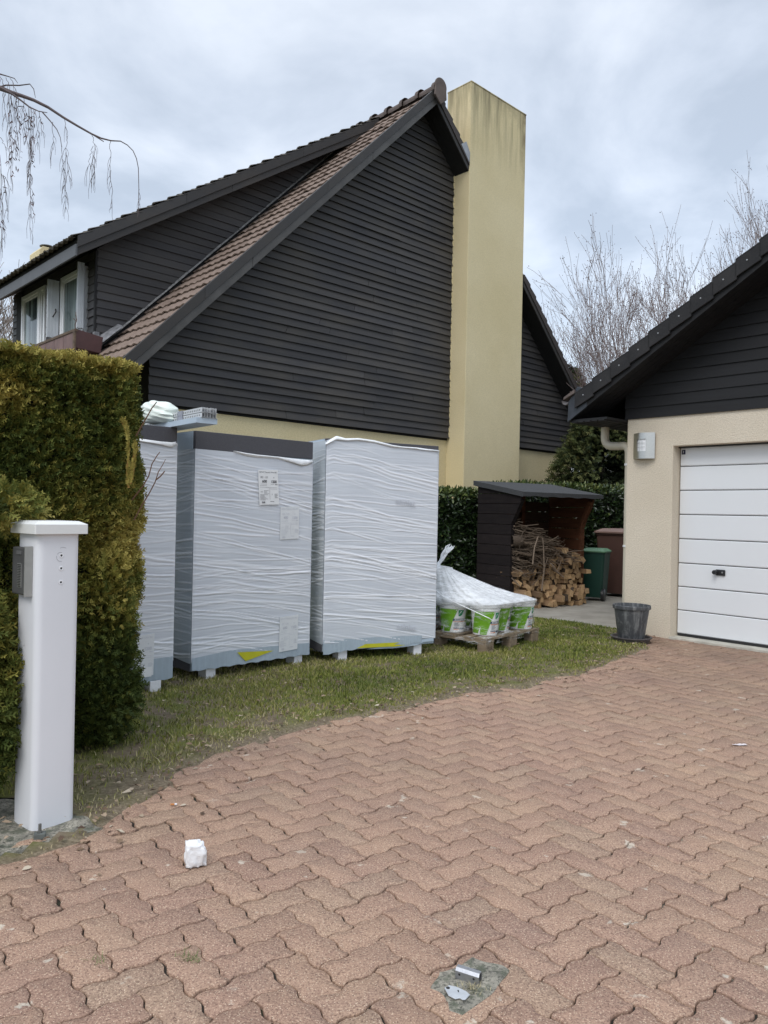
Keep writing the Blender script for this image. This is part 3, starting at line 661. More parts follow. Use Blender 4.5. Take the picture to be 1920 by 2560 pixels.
# boxed eave end, gutter, downpipe
m = MB(); m.prism([(-1.055, -.47, 2.40), (-.80, -.47, 2.555), (-.80, -.47, 2.76), (-.93, -.47, 2.80), (-1.045, -.47, 2.63)], (0, .03, 0)); m.build('eave_end_plate', simple('dark_zinc', (.05, .055, .065), .4, .3, 8, metal=.5), gar, bevel=.003)
m = MB(); pts = [(-1.05 - .055 + .055 * math.cos(a), 0, 2.66 + .055 * math.sin(a)) for a in np.linspace(math.pi, 2 * math.pi, 9)] + [(-1.05 - .055 + .047 * math.cos(a), 0, 2.66 + .047 * math.sin(a)) for a in np.linspace(2 * math.pi, math.pi, 9)]
m.prism([(a, -.44, c) for a, b, c in pts], (0, 6.9, 0)); m.build('gutter', simple('brown_gutter', (.10, .085, .08), .5), gar, smooth=False)
m = MB(); m.prism([(-1.10, -.50, 2.655), (-.95, -.50, 2.72), (-.95, -.50, 2.765), (-1.09, -.50, 2.69)], (0, .12, 0)); m.build('gutter_end', RIDGE, gar, bevel=.004)
m = MB(); m.prism([(-1.03, -.43, 2.405), (-.56, -.43, 2.405), (-.56, -.43, 2.43), (-1.03, -.43, 2.43)], (0, 6.8, 0))
for i in range(5): m.prism([(-1.02 + i * .09, -.44, 2.392), (-.95 + i * .09, -.44, 2.392), (-.95 + i * .09, -.44, 2.404), (-1.02 + i * .09, -.44, 2.404)], (0, 6.8, 0))
m.build('boxed_eave', GBLK, gar)
PIPE = simple('cream_pipe', (.58, .53, .43), .45, .05, 5)
m = MB(); pth = [(-.97, .18, 2.42), (-.97, .18, 2.28)] + [(-.97 + .10 - .10 * math.cos(a), .18 - .0 * a, 2.26 - .10 * math.sin(a)) for a in np.linspace(.2, math.pi / 2, 6)] + [(-.76, .16, 2.155)] + [(-.70 + .08 * math.sin(a) - .0, .14, 2.075 + .08 * math.cos(a)) for a in np.linspace(.2, math.pi / 2, 5)] + [(-.615, .14, 1.9), (-.615, .14, 0.0)]
m.tube(pth, .048, 16)
dp = m.build('downpipe', PIPE, gar, smooth=True)
for z in (1.93, .98):
    m = MB(); m.lathe([(.050, -.012), (.055, -.012), (.055, .012), (.050, .012)], 16, c=(-.615, .14, z)); m.box((-.615, .13, z - .01), (-.55, .15, z + .01)); m.build('pipe_clip', WHT, dp)
# door
m = MB(); edges = [.045, .305, .564, .823, 1.090, 1.357, 1.623, 1.887, 2.10]
for z0, z1 in zip(edges[:-1], edges[1:]):
    a, b = z0 + .004, z1 - .004; P = []
    m.prism([(0.012, .150, a + .010), (0.012, .158, a), (0.012, .19, a), (0.012, .19, b), (0.012, .156, b), (0.012, .150, b - .006)], (2.396, 0, 0))
door = m.build('sectional_door', DOORM, gar, bevel=.0015)
MB().box((0.004, .17, .02), (2.416, .20, 2.104)).build('door_seal', BLKP, gar)
MB().box((0.0, .12, 2.088), (2.42, .16, 2.1045)).build('lintel_seal', BLKP, gar)
m = MB(); m.box((.43, .132, .718), (.535, .149, .782)); o = m.build('handle_plate', BLKP, door, bevel=.008)
m = MB(); m.lathe([(0, .065), (.020, .065), (.024, .058), (.024, .02), (.016, .0)], 20); o = m.build('door_knob', BLKP, door, smooth=True); o.location = (.44, .145, .752); o.rotation_euler = (R_(90), 0, 0)
m = MB(); m.lathe([(0, .004), (.009, .003), (.010, 0)], 12); o = m.build('lock_cylinder', GREYM, door, smooth=True); o.location = (.507, .131, .752); o.rotation_euler = (R_(90), 0, 0)
m = MB(); m.box((.025, .147, 2.02), (.065, .1485, 2.07), 0); m.box((.042, .1460, 2.033), (.046, .1469, 2.058), 1); m.build('warning_sticker', [simple('navy_sticker', (.012, .012, .05), .4), WHT], door)
m = MB(); m.prism([(-.0, -.02, -.03), (2.42, -.02, -.03), (2.42, -.02, .022), (0, -.02, .022)], (0, .22, 0)); m.build('threshold', simple('pale_threshold', (.46, .44, .38), .85, .25, 6, .4), gar, bevel=.004)
m = MB().box((.02, .145, .018), (2.40, .18, .047)); m.build('bottom_seal', BLKP, gar)
# wall lamp
lamp = empty('wall_lamp', gw(-.33, 0, 2.12), GA, 'brushed steel wall lamp with a white window grid beside the garage door', 'lamp')
def arc(R0, w, n=10): return [(w * q, -(.03 + .055 * math.cos(q * math.pi / 2 * .98))) for q in np.linspace(-1, 1, n + 1)]
STEEL = simple('brushed_steel', (.55, .55, .54), .32, .06, 60, .03, metal=1)
m = MB(); A1 = arc(0, .13, 14); ins = []
for z0, z1, x0, x1 in ((-.145, -.06, -1, 1), (.075, .145, -1, 1), (-.06, .075, -1, -.52), (-.06, .075, .30, 1)):
    pp = [p for p in arc(0, .13, 28) if x0 * .13 - 1e-6 <= p[0] <= x1 * .13 + .006]
    for a, b in zip(pp[:-1], pp[1:]): m.box((0, 0, 0), (0, 0, 0)) if False else m.add([(a[0], a[1], z0), (b[0], b[1], z0), (b[0], b[1], z1), (a[0], a[1], z1), (a[0], a[1] + .003, z0), (b[0], b[1] + .003, z0), (b[0], b[1] + .003, z1), (a[0], a[1] + .003, z1)], [(0, 1, 2, 3), (7, 6, 5, 4), (3, 2, 6, 7), (0, 4, 5, 1), (0, 3, 7, 4), (1, 5, 6, 2)])
for k in (1, 2):
    z = -.06 + .135 * k / 3; pp = [p for p in arc(0, .13, 28) if -.07 <= p[0] <= .045]
    for a, b in zip(pp[:-1], pp[1:]): m.add([(a[0], a[1], z - .003), (b[0], b[1], z - .003), (b[0], b[1], z + .003), (a[0], a[1], z + .003)], [(0, 1, 2, 3)])
for xk in (-.03, .005):
    ya = -(.03 + .055 * math.cos(xk / .13 * math.pi / 2)); m.add([(xk - .002, ya - .001, -.06), (xk + .002, ya - .001, -.06), (xk + .002, ya - .001, .075), (xk - .002, ya - .001, .075)], [(0, 1, 2, 3)])
m.build('shade', STEEL, lamp)
m = MB(); pp = [(a * .93, b + .012) for a, b in arc(0, .13, 14)]
for a, b in zip(pp[:-1], pp[1:]): m.add([(a[0], a[1], -.12), (b[0], b[1], -.12), (b[0], b[1], .12), (a[0], a[1], .12)], [(0, 1, 2, 3)])
m.build('diffuser', WHT, lamp)
m = MB().box((-.12, -.03, -.135), (.12, -.001, .135)); m.build('back_plate', simple('lamp_back', (.3, .29, .27), .5), lamp)

# ============================================================ WRAPPED STACKS
def film_mat(name, base, dark):
    t = NT(name); n = t.noise(1, t.map((1.5, 1.5, 26), rot=(0, .09, 0)), det=5, rough=.6); n2 = t.noise(1, t.map((2.5, 2.5, 60), rot=(0, -.12, 0)), det=4); big = t.noise(2.2, det=3)
    c = t.mix(t.ramp(n, [(.4, 0.), (.7, 1.)]), base, tuple(min(1, k * 1.08) for k in base)); c = t.mix(t.ramp(big, [(.4, .35), (.65, 0.)]), c, dark)
    c = t.mix(t.attr(), c, (.86, .87, .9))
    nb = t.bump(t.math('ADD', n, t.math('MULTIPLY', n2, .6)), .28, .008)
    return t.fin(c, .26, nb, spec=.7)
FILM = film_mat('white_stretch_film', (.60, .635, .69), (.54, .575, .64))
FILMS = film_mat('shaded_stretch_film', (.46, .51, .56), (.30, .34, .38))  # side-face copy of the film, shade between the stacks put into its colour
GRAPH = simple('graphite_foam_board', (.075, .075, .085), .8, .12, 120, .3)
PACK = simple('blue_grey_pack_wrap', (.36, .43, .49), .38, .08, 5, .2)
PACKL = simple('pale_blue_pack_wrap', (.44, .53, .62), .35, .06, 6, .2)
PAPER = simple('label_paper', (.78, .79, .80), .6, .03, 20); PAPERF = simple('label_under_film', (.70, .72, .74), .35, .04, 20)
INK = simple('ink', (.09, .09, .10), .6); INKF = simple('faint_ink', (.53, .55, .60), .5); YELP = simple('yellow_print', (.52, .50, .02), .5, .08, 12)
TAN = simple('tan_under_film', (.56, .56, .54), .4, .05, 5)
EPSW = simple('white_polystyrene', (.80, .80, .83), .75, .04, 60, .4)
def text_into(mb, s, size, org, ux, uz, mi=0, bold=0.0, w=None):
    cu = bpy.data.curves.new('t', 'FONT'); cu.body = s; cu.size = size; cu.offset = bold; cu.resolution_u = 3
    ob = bpy.data.objects.new('t', cu); COL.objects.link(ob); dg = bpy.context.evaluated_depsgraph_get(); me = ob.evaluated_get(dg).to_mesh()
    vs = [(v.co.x, v.co.y) for v in me.vertices]; fs = [tuple(p.vertices) for p in me.polygons]; mx = max([v[0] for v in vs] + [1e-6]); k = (w / mx) if w else 1
    org, ux, uz = Vector(org), Vector(ux), Vector(uz)
    if callable(getattr(mb, 'warp', None)): vs3 = [mb.warp(org, x * k, y) for x, y in vs]
    else: vs3 = [org + ux * (x * k) + uz * y for x, y in vs]
    mb.add(vs3, fs, mi); ob.evaluated_get(dg).to_mesh_clear(); bpy.data.objects.remove(ob); bpy.data.curves.remove(cu)
def fold_field(w, h, nf, seed, nx, nz):
    rd = np.random.default_rng(seed); xs = np.linspace(0, w, nx); zs = np.linspace(0, h, nz); X, Z = np.meshgrid(xs, zs, indexing='ij'); D = np.zeros_like(X); T = np.zeros_like(X); cl = rd.uniform(0, h * 1.1, 9)
    for i in range(nf):
        z0 = rd.choice(cl) + rd.normal(0, .05) if rd.random() < .65 else rd.uniform(0, h); sl = rd.choice([-.20, -.15, -.11, -.07, -.03, .03]) + rd.normal(0, .025); cv = rd.normal(0, .05)
        x0 = rd.uniform(-.3, w * .8) if rd.random() > .4 else -1; L = rd.uniform(.4, 1.2) * w if x0 > -1 else 3
        wd = rd.uniform(.003, .0065) * (1.6 if rd.random() < .15 else 1); am = rd.uniform(.0008, .0035) * (1.9 if rd.random() < .2 else 1)
        zl = z0 + sl * X + cv * (X / w - .5) ** 2; e = np.exp(-((Z - zl) / wd) ** 2); ee = np.exp(-((Z - zl) / (wd * 2.5)) ** 2)
        env = np.clip((X - x0) / .12, 0, 1) * np.clip((x0 + L - X) / .12, 0, 1)
        D += am * (e - .35 * ee) * env; T = np.maximum(T, e * env * min(1, am * 230))
    return X, Z, D, np.clip(T, 0, 1)
def film_panel(name, parent, w, z0, z1, M, mat, nf, seed, topf=None, botf=None, sag=.0):
    """M maps local (u, out, z) to the stack's frame"""
    nx = int(w / .0075) + 2; nz = int((z1 - z0) / .0065) + 2
    X, Z, D, T = fold_field(w, z1 - z0, nf, seed, nx, nz)
    zt = np.array([topf(x) if topf else z1 for x in X[:, 0]]); zb = np.array([botf(x) if botf else z0 for x in X[:, 0]])
    Zr = zb[:, None] + (zt - zb)[:, None] * (Z / (z1 - z0))
    bul = .007 * vnoise(np.column_stack([X.ravel(), Z.ravel()]), 2.3, seed).reshape(X.shape)
    edge = np.clip(np.minimum(X, w - X) / .02, 0, 1); D = D * (.35 + .65 * edge) + bul * edge
    V = np.stack([X, D + .002, Zr], -1).reshape(-1, 3)
    V = V @ np.array(M[0]).T + np.array(M[1])
    idx = np.arange(nx * nz).reshape(nx, nz); F = np.stack([idx[:-1, :-1], idx[1:, :-1], idx[1:, 1:], idx[:-1, 1:]], -1).reshape(-1, 4)
    return bulk(name, V, F, mat, parent, smooth=True, col=(T * .8).ravel())
def stack(P, ang, w, zb, zt_, dep, label, seed, filmtop, filmbot, feet, side=True):
    e = empty('insulation_stack', (P[0], P[1], 0), ang, label, 'wrapped stack', 'wrapped stacks of insulation packs on the lawn')
    m = MB()
    # the packs, two graphite edges showing top and bottom
    npk = 4; hp = (zt_ - zb) / npk
    for i in range(npk):
        g = .004; sh = random.uniform(-.006, .006)
        m.box((.004 + sh, .006, zb + hp * i + g), (w - .004 + sh, dep, zb + hp * (i + 1) - g), 0)
    m.box((-.004, -.002, zt_ - .145), (w + .002, dep, zt_), 1)
    m.box((-.0085, .012, zb), (.0, dep - .01, filmbot(0) + .03), 1); m.box((w, .012, zb), (w + .0085, dep - .01, filmbot(w) + .03), 1)
    m.build('pack', [PACK, GRAPH], e, bevel=.006)
    m = MB(); m.box((-.010, .03, zt_ - .16), (-.0045, dep - .01, zt_ - .004)); m.build('pack_wrap', PACKL, e)
    ft = lambda x: filmtop(x); fb = lambda x: filmbot(x)
    film_panel('stretch_film', e, w + .01, fb(0), ft(0), (np.array([[1, 0, 0], [0, -1, 0], [0, 0, 1]]), np.array([-.005, 0, 0])), FILM, 150, seed, ft, fb)
    # side wrap, left (u runs from the front corner inwards)
    film_panel('side_film', e, dep, fb(0) - .01, ft(0), (np.array([[0, -1, 0], [1, 0, 0], [0, 0, 1]]), np.array([-.006, 0, 0])), FILMS, 120, seed + 50, lambda x: ft(0), lambda x: fb(0) - .01 + .06 * x)
    film_panel('side_film', e, dep, fb(w) - .01, ft(w), (np.array([[0, 1, 0], [1, 0, 0], [0, 0, 1]]), np.array([w + .006, 0, 0])), FILMS, 90, seed + 60)
    for fx, fy in feet:
        m = MB(); m.box((fx, fy, -.02), (fx + .085, fy + .12, zb + .002)); m.build('foot', EPSW, e, bevel=.004)
    return e
import bisect
def pl(pts):
    xs = [p[0] for p in pts]; zs = [p[1] for p in pts]; return lambda x: float(np.interp(x, xs, zs))
def skirt(e, w, zb, zt_, seed, x0=0.0, x1=None, drop=None):
    """pleated plastic skirt of the lowest pack, below the stretch film"""
    x1 = w if x1 is None else x1; n = 110; V = []; F = []
    for i in range(n + 1):
        x = x0 + (x1 - x0) * i / n; q = math.sin(i * 1.9) * .0018 + math.sin(i * .7 + seed) * .003
        zt = zt_(x) + .03; zb2 = zb + (drop(x) if drop else 0) + .004 * math.sin(i * .5 + seed)
        for k, s in enumerate((0, .5, 1)): V.append((x, -.004 - abs(q) * (1 - s) * 1.5 - .002, zb2 + (zt - zb2) * s))
        V.append((x, .02, zb2 - .003))
    for i in range(n):
        for k in range(2): F.append((i * 4 + k, (i + 1) * 4 + k, (i + 1) * 4 + k + 1, i * 4 + k + 1))
        F.append((i * 4 + 3, (i + 1) * 4 + 3, (i + 1) * 4, i * 4))
    MB().add(V, F).build('pack_skirt', PACK, e, smooth=True)
A2, A3, A1_ = R_(44.35), R_(29.16), R_(44.0)
s2 = stack((-1.427, 5.751), A2, 1.128, .085, 1.905, .62, 'wrapped stack with a printed paper label, middle of the three', 5,
           pl([(0, 1.768), (.33, 1.765), (.5, 1.75), (1.13, 1.745)]), pl([(0, .158), (.35, .183), (1.14, .158)]), [(.14, .02), (.99, .02), (.14, .45), (.99, .45)])
skirt(s2, 1.128, .092, pl([(0, .158), (.35, .183), (1.14, .158)]), 1)
s3 = stack((-.503, 6.572), A3, 1.145, .10, 1.945, .62, 'wrapped stack with film up to its top edge, beside the paint pallet', 17,
           pl([(0, 1.925), (.07, 1.957), (.18, 1.95), (.26, 1.958), (.5, 1.94), (.64, 1.916), (.82, 1.915), (1.14, 1.905)]), pl([(0, .178), (.5, .172), (1.15, .155)]), [(.16, .02), (.93, .02), (.16, .45), (.93, .45)])
skirt(s3, 1.145, .11, pl([(0, .178), (.5, .172), (1.15, .155)]), 2, 0.0, 1.0, pl([(0, -.03), (.2, -.01), (.5, .01), (.8, .0), (1.0, .02)]))
s1 = stack((-1.51 - 1.13 * math.cos(A1_), 5.53 - 1.13 * math.sin(A1_)), A1_, 1.13, .085, 1.90, .62, 'wrapped stack half hidden by the tall clipped hedge, a loose board on top', 31,
           pl([(0, 1.80), (1.0, 1.775), (1.13, 1.79)]), pl([(0, .20), (1.14, .217)]), [(.18, .02), (.955, -.01), (.18, .45), (.955, .45)])
skirt(s1, 1.13, .088, pl([(0, .20), (1.14, .217)]), 3)
# dark gap under the first pack corner of the right hand stack
# torn flaps of film
def flap(e, pts, name='film_flap'):
    m = MB(); V = []; F = []; n = len(pts)
    for x, zt, zb in pts:
        for k in range(5):
            s = k / 4; V.append((x + .006 * math.sin(k * 2 + x * 30), -.010 - .009 * math.sin(s * 3.0) - .005 * math.sin(x * 60 + k), zt + (zb - zt) * s))
    for i in range(n - 1):
        for k in range(4): F.append((i * 5 + k, i * 5 + k + 1, (i + 1) * 5 + k + 1, (i + 1) * 5 + k))
    m.add(V, F); o = m.build(name, simple('crumpled_film', (.80, .82, .84), .35, .08, 30, .4), e, smooth=True)
    b = o.modifiers.new('s', 'SOLIDIFY'); b.thickness = .002; return o
flap(s2, [(.33, 1.775, 1.768), (.45, 1.765, 1.74), (.55, 1.76, 1.735), (.75, 1.757, 1.74), (.9, 1.752, 1.715), (1.0, 1.75, 1.695), (1.06, 1.75, 1.70), (1.12, 1.752, 1.73)])
flap(s3, [(-.02, 1.90, 1.88), (.07, 1.965, 1.93), (.09, 1.97, 1.93), (.18, 1.955, 1.93), (.3, 1.965, 1.94), (.45, 1.955, 1.93), (.64, 1.925, 1.90), (.75, 1.917, 1.90), (.9, 1.918, 1.90), (1.0, 1.912, 1.895), (1.14, 1.907, 1.89)])
flap(s1, [(.8, 1.80, 1.78), (1.0, 1.79, 1.765), (1.08, 1.79, 1.75), (1.12, 1.80, 1.77)])
# print showing through the film
YO = -.019
def quad(m, pts, y=YO, mi=0): m.add([(x, y, z) for x, z in pts], [tuple(range(len(pts)))], mi)
def shiplabel(e, x, z, w, h, P, I, yo=YO, dx=.02, small=False):
    m = MB(); m.prism([(x, yo, z), (x + w, yo, z + .008), (x + w + dx, yo, z - h + .008), (x + dx, yo, z - h)], (0, .0012, 0)); lab = m.build('label', P, e)
    m = MB(); f = lambda a, b: (x + a * w + dx * b, yo - .0012, z - b * h); ux = (w, 0, 0.004)
    T = lambda s, a, b, sz, ww=None, bold=0: text_into(m, s, sz * h, f(a, b), (1, 0, .02), (0, 0, 1), 0, bold, ww * w if ww else None)
    T('ISIMAT Façade Ultra BD', .05, .085, .06, .88); T('BD  120', .10, .235, .075, .36); T('4', .74, .23, .07)
    T('600', .17, .36, .105, .24, .0012); T('1200', .62, .36, .105, .29, .0012)
    def bar(a, b, c, t=.012): m.add([f(a, b), f(c, b), f(c, b + t), f(a, b + t)], [(0, 3, 2, 1)])
    bar(.1, .40, .42, .006); bar(.6, .4, .78, .006); bar(.82, .395, .95, .018)
    for b_, a0, a1 in ((.44, .05, .4), (.49, .05, .93), (.53, .5, .93)): bar(a0, b_, a1, .006)
    T('CE', .08, .64, .05, .1)
    for k in range(4): bar(.25, .58 + k * .03, .25 + random.uniform(.15, .28), .007)
    for k in range(6): bar(.05, .70 + k * .03, .05 + random.uniform(.2, .42), .008)
    bar(.535, .56, .545, .28); T('5', .63, .71, .06)
    for k in range(6): bar(.78, .67 + k * .022, .78 + random.uniform(.1, .18), .007)
    for k in range(12): bar(.13 + k * .013, .90, .13 + k * .013 + random.choice([.005, .009]), .05)
    bar(.55, .885, .75, .012)
    m.build('print', I, lab); return lab
shiplabel(s2, .556, 1.640, .195, .283, PAPER, INK)
shiplabel(s2, .79, 1.345, .195, .27, PAPERF, INKF, yo=-.013, dx=.0); shiplabel(s2, .806, .435, .192, .29, PAPERF, INKF, yo=-.013, dx=-.004)
shiplabel(s1, .78, .42, .20, .295, PAPERF, INKF, yo=-.013, dx=-.004)
m = MB(); quad(m, [(.79, .195), (.965, .195), (.96, .125), (.79, .125)], -.0155); m.build('label', PAPER, s1)
m = MB(); quad(m, [(.395, .192), (.75, .166), (.476, .112)], -.0150); m.build('yellow_print', YELP, s2)
m = MB(); quad(m, [(.32, .118), (.41, .150), (.76, .142), (.70, .125), (.82, .112), (.70, .106), (.64, .110)], -.0165); m.build('yellow_print', YELP, s3)
m = MB(); quad(m, [(.42, .10), (.75, .125), (1.0, .15), (1.13, .16), (1.13, .128), (1.02, .125), (.95, .10), (.70, .09)], -.005); m.build('loose_wrap', PACKL, s3)
for e_, px, pz, L in ((s3, .684, 1.40, .21), (s3, .72, .262, .21)):
    m = MB(); text_into(m, '»siniat', .075, (px, -.016, pz), (1, 0, -.12), (0, 0, 1), 0, .001, L); m.build('print', INKF, e_)
# board, perforated profiles and a bag on the left-hand stack
BA = R_(-50.5)
bd = empty('foam_board', (-2.326, 6.48, 1.905), BA, 'loose foam board lying across the half hidden stack under the metal profiles', 'board')
m = MB(); m.box((0.0, -.02, 0), (1.66, .13, .032), 0); m.build('board', GRAPH, bd, bevel=.003)
m = MB(); m.box((.95, -.023, -.003), (1.665, .133, .034), 0); m.build('film_sleeve', PACKL, bd)
t = NT('perforated_profile'); vx = t.xyz()
def frac(o, k): return t.math('FRACT', t.math('MULTIPLY', o, k))
hx = t.math('SUBTRACT', frac(vx[0], 38.), .5); 
c = t.mix(t.math('LESS_THAN', t.math('ABSOLUTE', hx), .2), (.62, .62, .62), (.62, .62, .62)); PROF = t.fin((.60, .61, .62), .38, metal=.3)
BL_ = simple('profile_inside', (.02, .02, .02), .7)
for k in range(2):
    pr = empty('profile_bundle', (-2.34, 6.50, 1.940 + k * .036), BA, ('upper' if k else 'lower') + ' layer of perforated metal profiles on the loose board', 'metal profiles', 'perforated metal profiles on the board')
    m = MB(); L = 1.70
    for j in range(6):
        y = .01 + j * .021
        m.box((.0, y, 0), (L, y + .0015, .033)); m.box((.0, y, 0), (L, y + .014, .0015)); m.box((0, y, .0315), (L - .01 * (j % 3), y + .014, .033))
    m.build('profile', PROF, pr)
    m = MB()
    for q in range(int(L / .028)):
        m.add([(q * .028 + .01, .0092, .010), (q * .028 + .018, .0092, .010), (q * .028 + .018, .0092, .022), (q * .028 + .01, .0092, .022)], [(0, 1, 2, 3)])
    m.build('perforation', BL_, pr)
    m = MB(); m.box((1.32, .004, -.001), (1.40, .0085, .034)); m.build('tape', simple('grey_tape', (.30, .31, .36), .5), pr)
bag = empty('plastic_bag', (0, 0, 0), 0, 'crumpled white plastic bag on the loose board beside the hedge', 'bag')
V = []; F = []; nu, nv = 60, 40; ax = Vector((math.cos(BA), math.sin(BA), 0)); ay = Vector((-ax.y, ax.x, 0)); cen = Vector((-1.70, 5.72, 2.018))
for i in range(nu):
    for j in range(nv + 1):
        a = 2 * math.pi * i / nu; b = math.pi * (j / nv - .5); r = math.cos(b) ** .45
        d = Vector((0, 0, 0)); px, py, pz = math.cos(a) * r, math.sin(a) * r, math.sin(b)
        q = 1 + .16 * (vnoise(np.array([[px * 1.2, py * 1.2, pz * 1.2]]), 2.2, 3)[0] - .5) + .05 * math.sin(px * 9 + pz * 14) * (vnoise(np.array([[px, py, pz]]), 3, 9)[0])
        lx = px * .22 * q; ly = py * .13 * q; lz = pz * .092 * q
        if lz < 0: lz *= .8; lx *= 1.05
        V.append(cen + ax * lx + ay * ly + Vector((0, 0, lz + lx * -.08)))
for i in range(nu):
    for j in range(nv): F.append((i * (nv + 1) + j, ((i + 1) % nu) * (nv + 1) + j, ((i + 1) % nu) * (nv + 1) + j + 1, i * (nv + 1) + j + 1))
m = MB().add(V, F); t = NT('bag_plastic'); w1 = t.noise(1, t.map((14, 14, 70)), det=5)
m.build('bag_skin', t.fin(t.mix(w1, (.68, .76, .68), (.84, .88, .82)), .4, t.bump(w1, .7, .012)), bag, smooth=True)
# ============================================================ HEDGES
def unit(v): return v / np.maximum(np.linalg.norm(v, axis=-1, keepdims=True), 1e-9)
def sprays(P, Nn, tint, L=(.05, .09), wid=.0042, up=.35, spread=.5, pairs=3, seed=1):
    """flat little fans of scale leaves: one stem and pairs of side blades, each a thin kite"""
    rd = np.random.default_rng(seed); n = len(P)
    D = unit(Nn + np.array([0, 0, up]) + rd.normal(0, spread, (n, 3))); S = unit(np.cross(D, rd.normal(0, 1, (n, 3)))); ln = rd.uniform(L[0], L[1], n)[:, None]
    V = []; T = []
    def blade(a, d, l, w, tt):
        s = unit(np.cross(d, np.cross(D, S)) + 1e-6); V.append(np.stack([a, a + d * l * .45 + s * w, a + d * l, a + d * l * .45 - s * w], 1)); T.append(np.repeat(tt[:, None], 4, 1))
    blade(P, D, ln, wid, tint)
    for k in range(pairs):
        f = .18 + .62 * k / max(pairs - 1, 1)
        for sg in (1, -1):
            dd = unit(D * .75 + S * sg * .75 + rd.normal(0, .15, (n, 3))); blade(P + D * ln * f, dd, ln * (.55 - .3 * f), wid * .95, np.clip(tint + .06 * f + rd.normal(0, .03, n), 0, 1))
    V = np.concatenate(V).reshape(-1, 3); T = np.concatenate(T).reshape(-1); F = np.arange(len(V)).reshape(-1, 4); return V, F, T
t = NT('golden_conifer_foliage')
THUJA = t.fin(t.ramp(t.attr(), [(0., (.018, .032, .009)), (.3, (.050, .075, .016)), (.55, (.105, .125, .024)), (.78, (.245, .215, .045)), (1., (.45, .37, .10))]), .7, spec=.25)
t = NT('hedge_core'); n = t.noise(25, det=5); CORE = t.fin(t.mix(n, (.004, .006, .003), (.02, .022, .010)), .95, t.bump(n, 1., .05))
def hedge_box(name, label, path, zb, zt, depth, dens, seed, goldf, rng2=(.05, .09), bulge=None, cat='hedge', top=True, wid=.0042):
    """path: plan polyline of the visible face, walked so that the outside is on its right"""
    rd = np.random.default_rng(seed); e = empty(name, (path[0][0], path[0][1], 0), 0, label, cat); o = np.array([path[0][0], path[0][1], 0])
    Ps, Ns = [], []; pth = np.array(path, float)
    for a, b in zip(pth[:-1], pth[1:]):
        d = b - a; Ls = np.hypot(*d); nrm = np.array([d[1], -d[0]]) / Ls; n = int(Ls * (zt - zb) * dens)
        u = rd.random(n); z = zb + (zt - zb) * rd.random(n); p = a + u[:, None] * d
        w = (vnoise(np.column_stack([p, z]), 2.2, seed) - .5) * .16 + (vnoise(np.column_stack([p, z]), 7, seed + 1) - .5) * .07
        lo = np.clip((zb + .22 - z) / .22, 0, 1) * .08; rt = np.clip((z - zt + .12) / .12, 0, 1) ** 2 * .06
        off = w - lo - rt - rd.random(n) ** 2 * .05; Ps.append(np.column_stack([p + nrm * off[:, None], z])); Ns.append(np.tile([nrm[0], nrm[1], 0], (n, 1)))
    if top:
        d = pth[-1] - pth[0]; cen = pth.mean(0); n = int(dens * depth * np.hypot(*d) * 1.1)
        a_, b_ = pth[0], pth[-1]; d = b_ - a_; nrm = np.array([-d[1], d[0]]) / np.hypot(*d)
        if len(pth) > 2:
            segs = list(zip(pth[:-1], pth[1:]));
        u = rd.random(n); v = rd.random(n) * depth; k = rd.integers(0, len(pth) - 1, n); A = pth[k]; B = pth[k + 1]; dd = B - A; nn = np.stack([-dd[:, 1], dd[:, 0]], 1) / np.hypot(dd[:, 0], dd[:, 1])[:, None]
        p = A + dd * u[:, None] + nn * v[:, None]; z = zt + (vnoise(p, 6, seed + 3) - .5) * .05
        Ps.append(np.column_stack([p, z])); Ns.append(np.tile([0, 0, 1.0], (n, 1)))
    if bulge is not None:
        for (c, r, n) in bulge:
            dirs = unit(rd.normal(0, 1, (n, 3))); p = np.array(c) + dirs * np.array(r) * (1 + .12 * (vnoise(dirs, 3, seed) - .5))[:, None]; Ps.append(p - dirs * (rd.random(n) ** 2 * .05)[:, None]); Ns.append(dirs)
    P = np.vstack(Ps); Nn = np.vstack(Ns); tint = goldf(P, Nn, rd)
    V, F, T = sprays(P - o, Nn, tint, rng2, wid=wid, seed=seed)
    bulk('foliage', V, F, THUJA, e, col=T)
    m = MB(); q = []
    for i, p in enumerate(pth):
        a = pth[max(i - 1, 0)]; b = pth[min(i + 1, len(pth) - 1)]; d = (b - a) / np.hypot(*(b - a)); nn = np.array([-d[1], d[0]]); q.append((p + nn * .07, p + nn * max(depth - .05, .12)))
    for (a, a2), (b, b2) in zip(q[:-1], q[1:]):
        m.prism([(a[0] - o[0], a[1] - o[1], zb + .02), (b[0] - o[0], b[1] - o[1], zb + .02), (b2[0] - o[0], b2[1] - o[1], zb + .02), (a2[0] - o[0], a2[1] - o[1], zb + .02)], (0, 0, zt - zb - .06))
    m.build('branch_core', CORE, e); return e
def gold_main(P, N, rd):
    g = .42 + .14 * (vnoise(P, 1.8, 40) - .4) + .20 * (vnoise(P, 6, 41) - .45) + rd.normal(0, .11, len(P))
    g += np.clip((P[:, 2] - 1.99) / .09, 0, 1) * .40
    edge = np.clip((P[:, 0] + P[:, 1] * .28 + .17) / .06, 0, 1)
    bandn = np.exp(-((P[:, 2] - 1.12 - .10 * (vnoise(P, 2.5, 44) - .5)) / .22) ** 2) * np.clip((P[:, 0] + 1.75) / .2, 0, 1); g += bandn * .38
    g += np.exp(-(((P - np.array([-1.93, 3.72, 1.86])) / np.array([.16, .2, .10])) ** 2).sum(1)) * .7
    g += np.clip((.75 - P[:, 2]) / .2, 0, 1) * -.10 + .12 * np.exp(-((P[:, 2] - .75) / .12) ** 2)
    g += .10 * edge
    return np.clip(g, 0, 1)
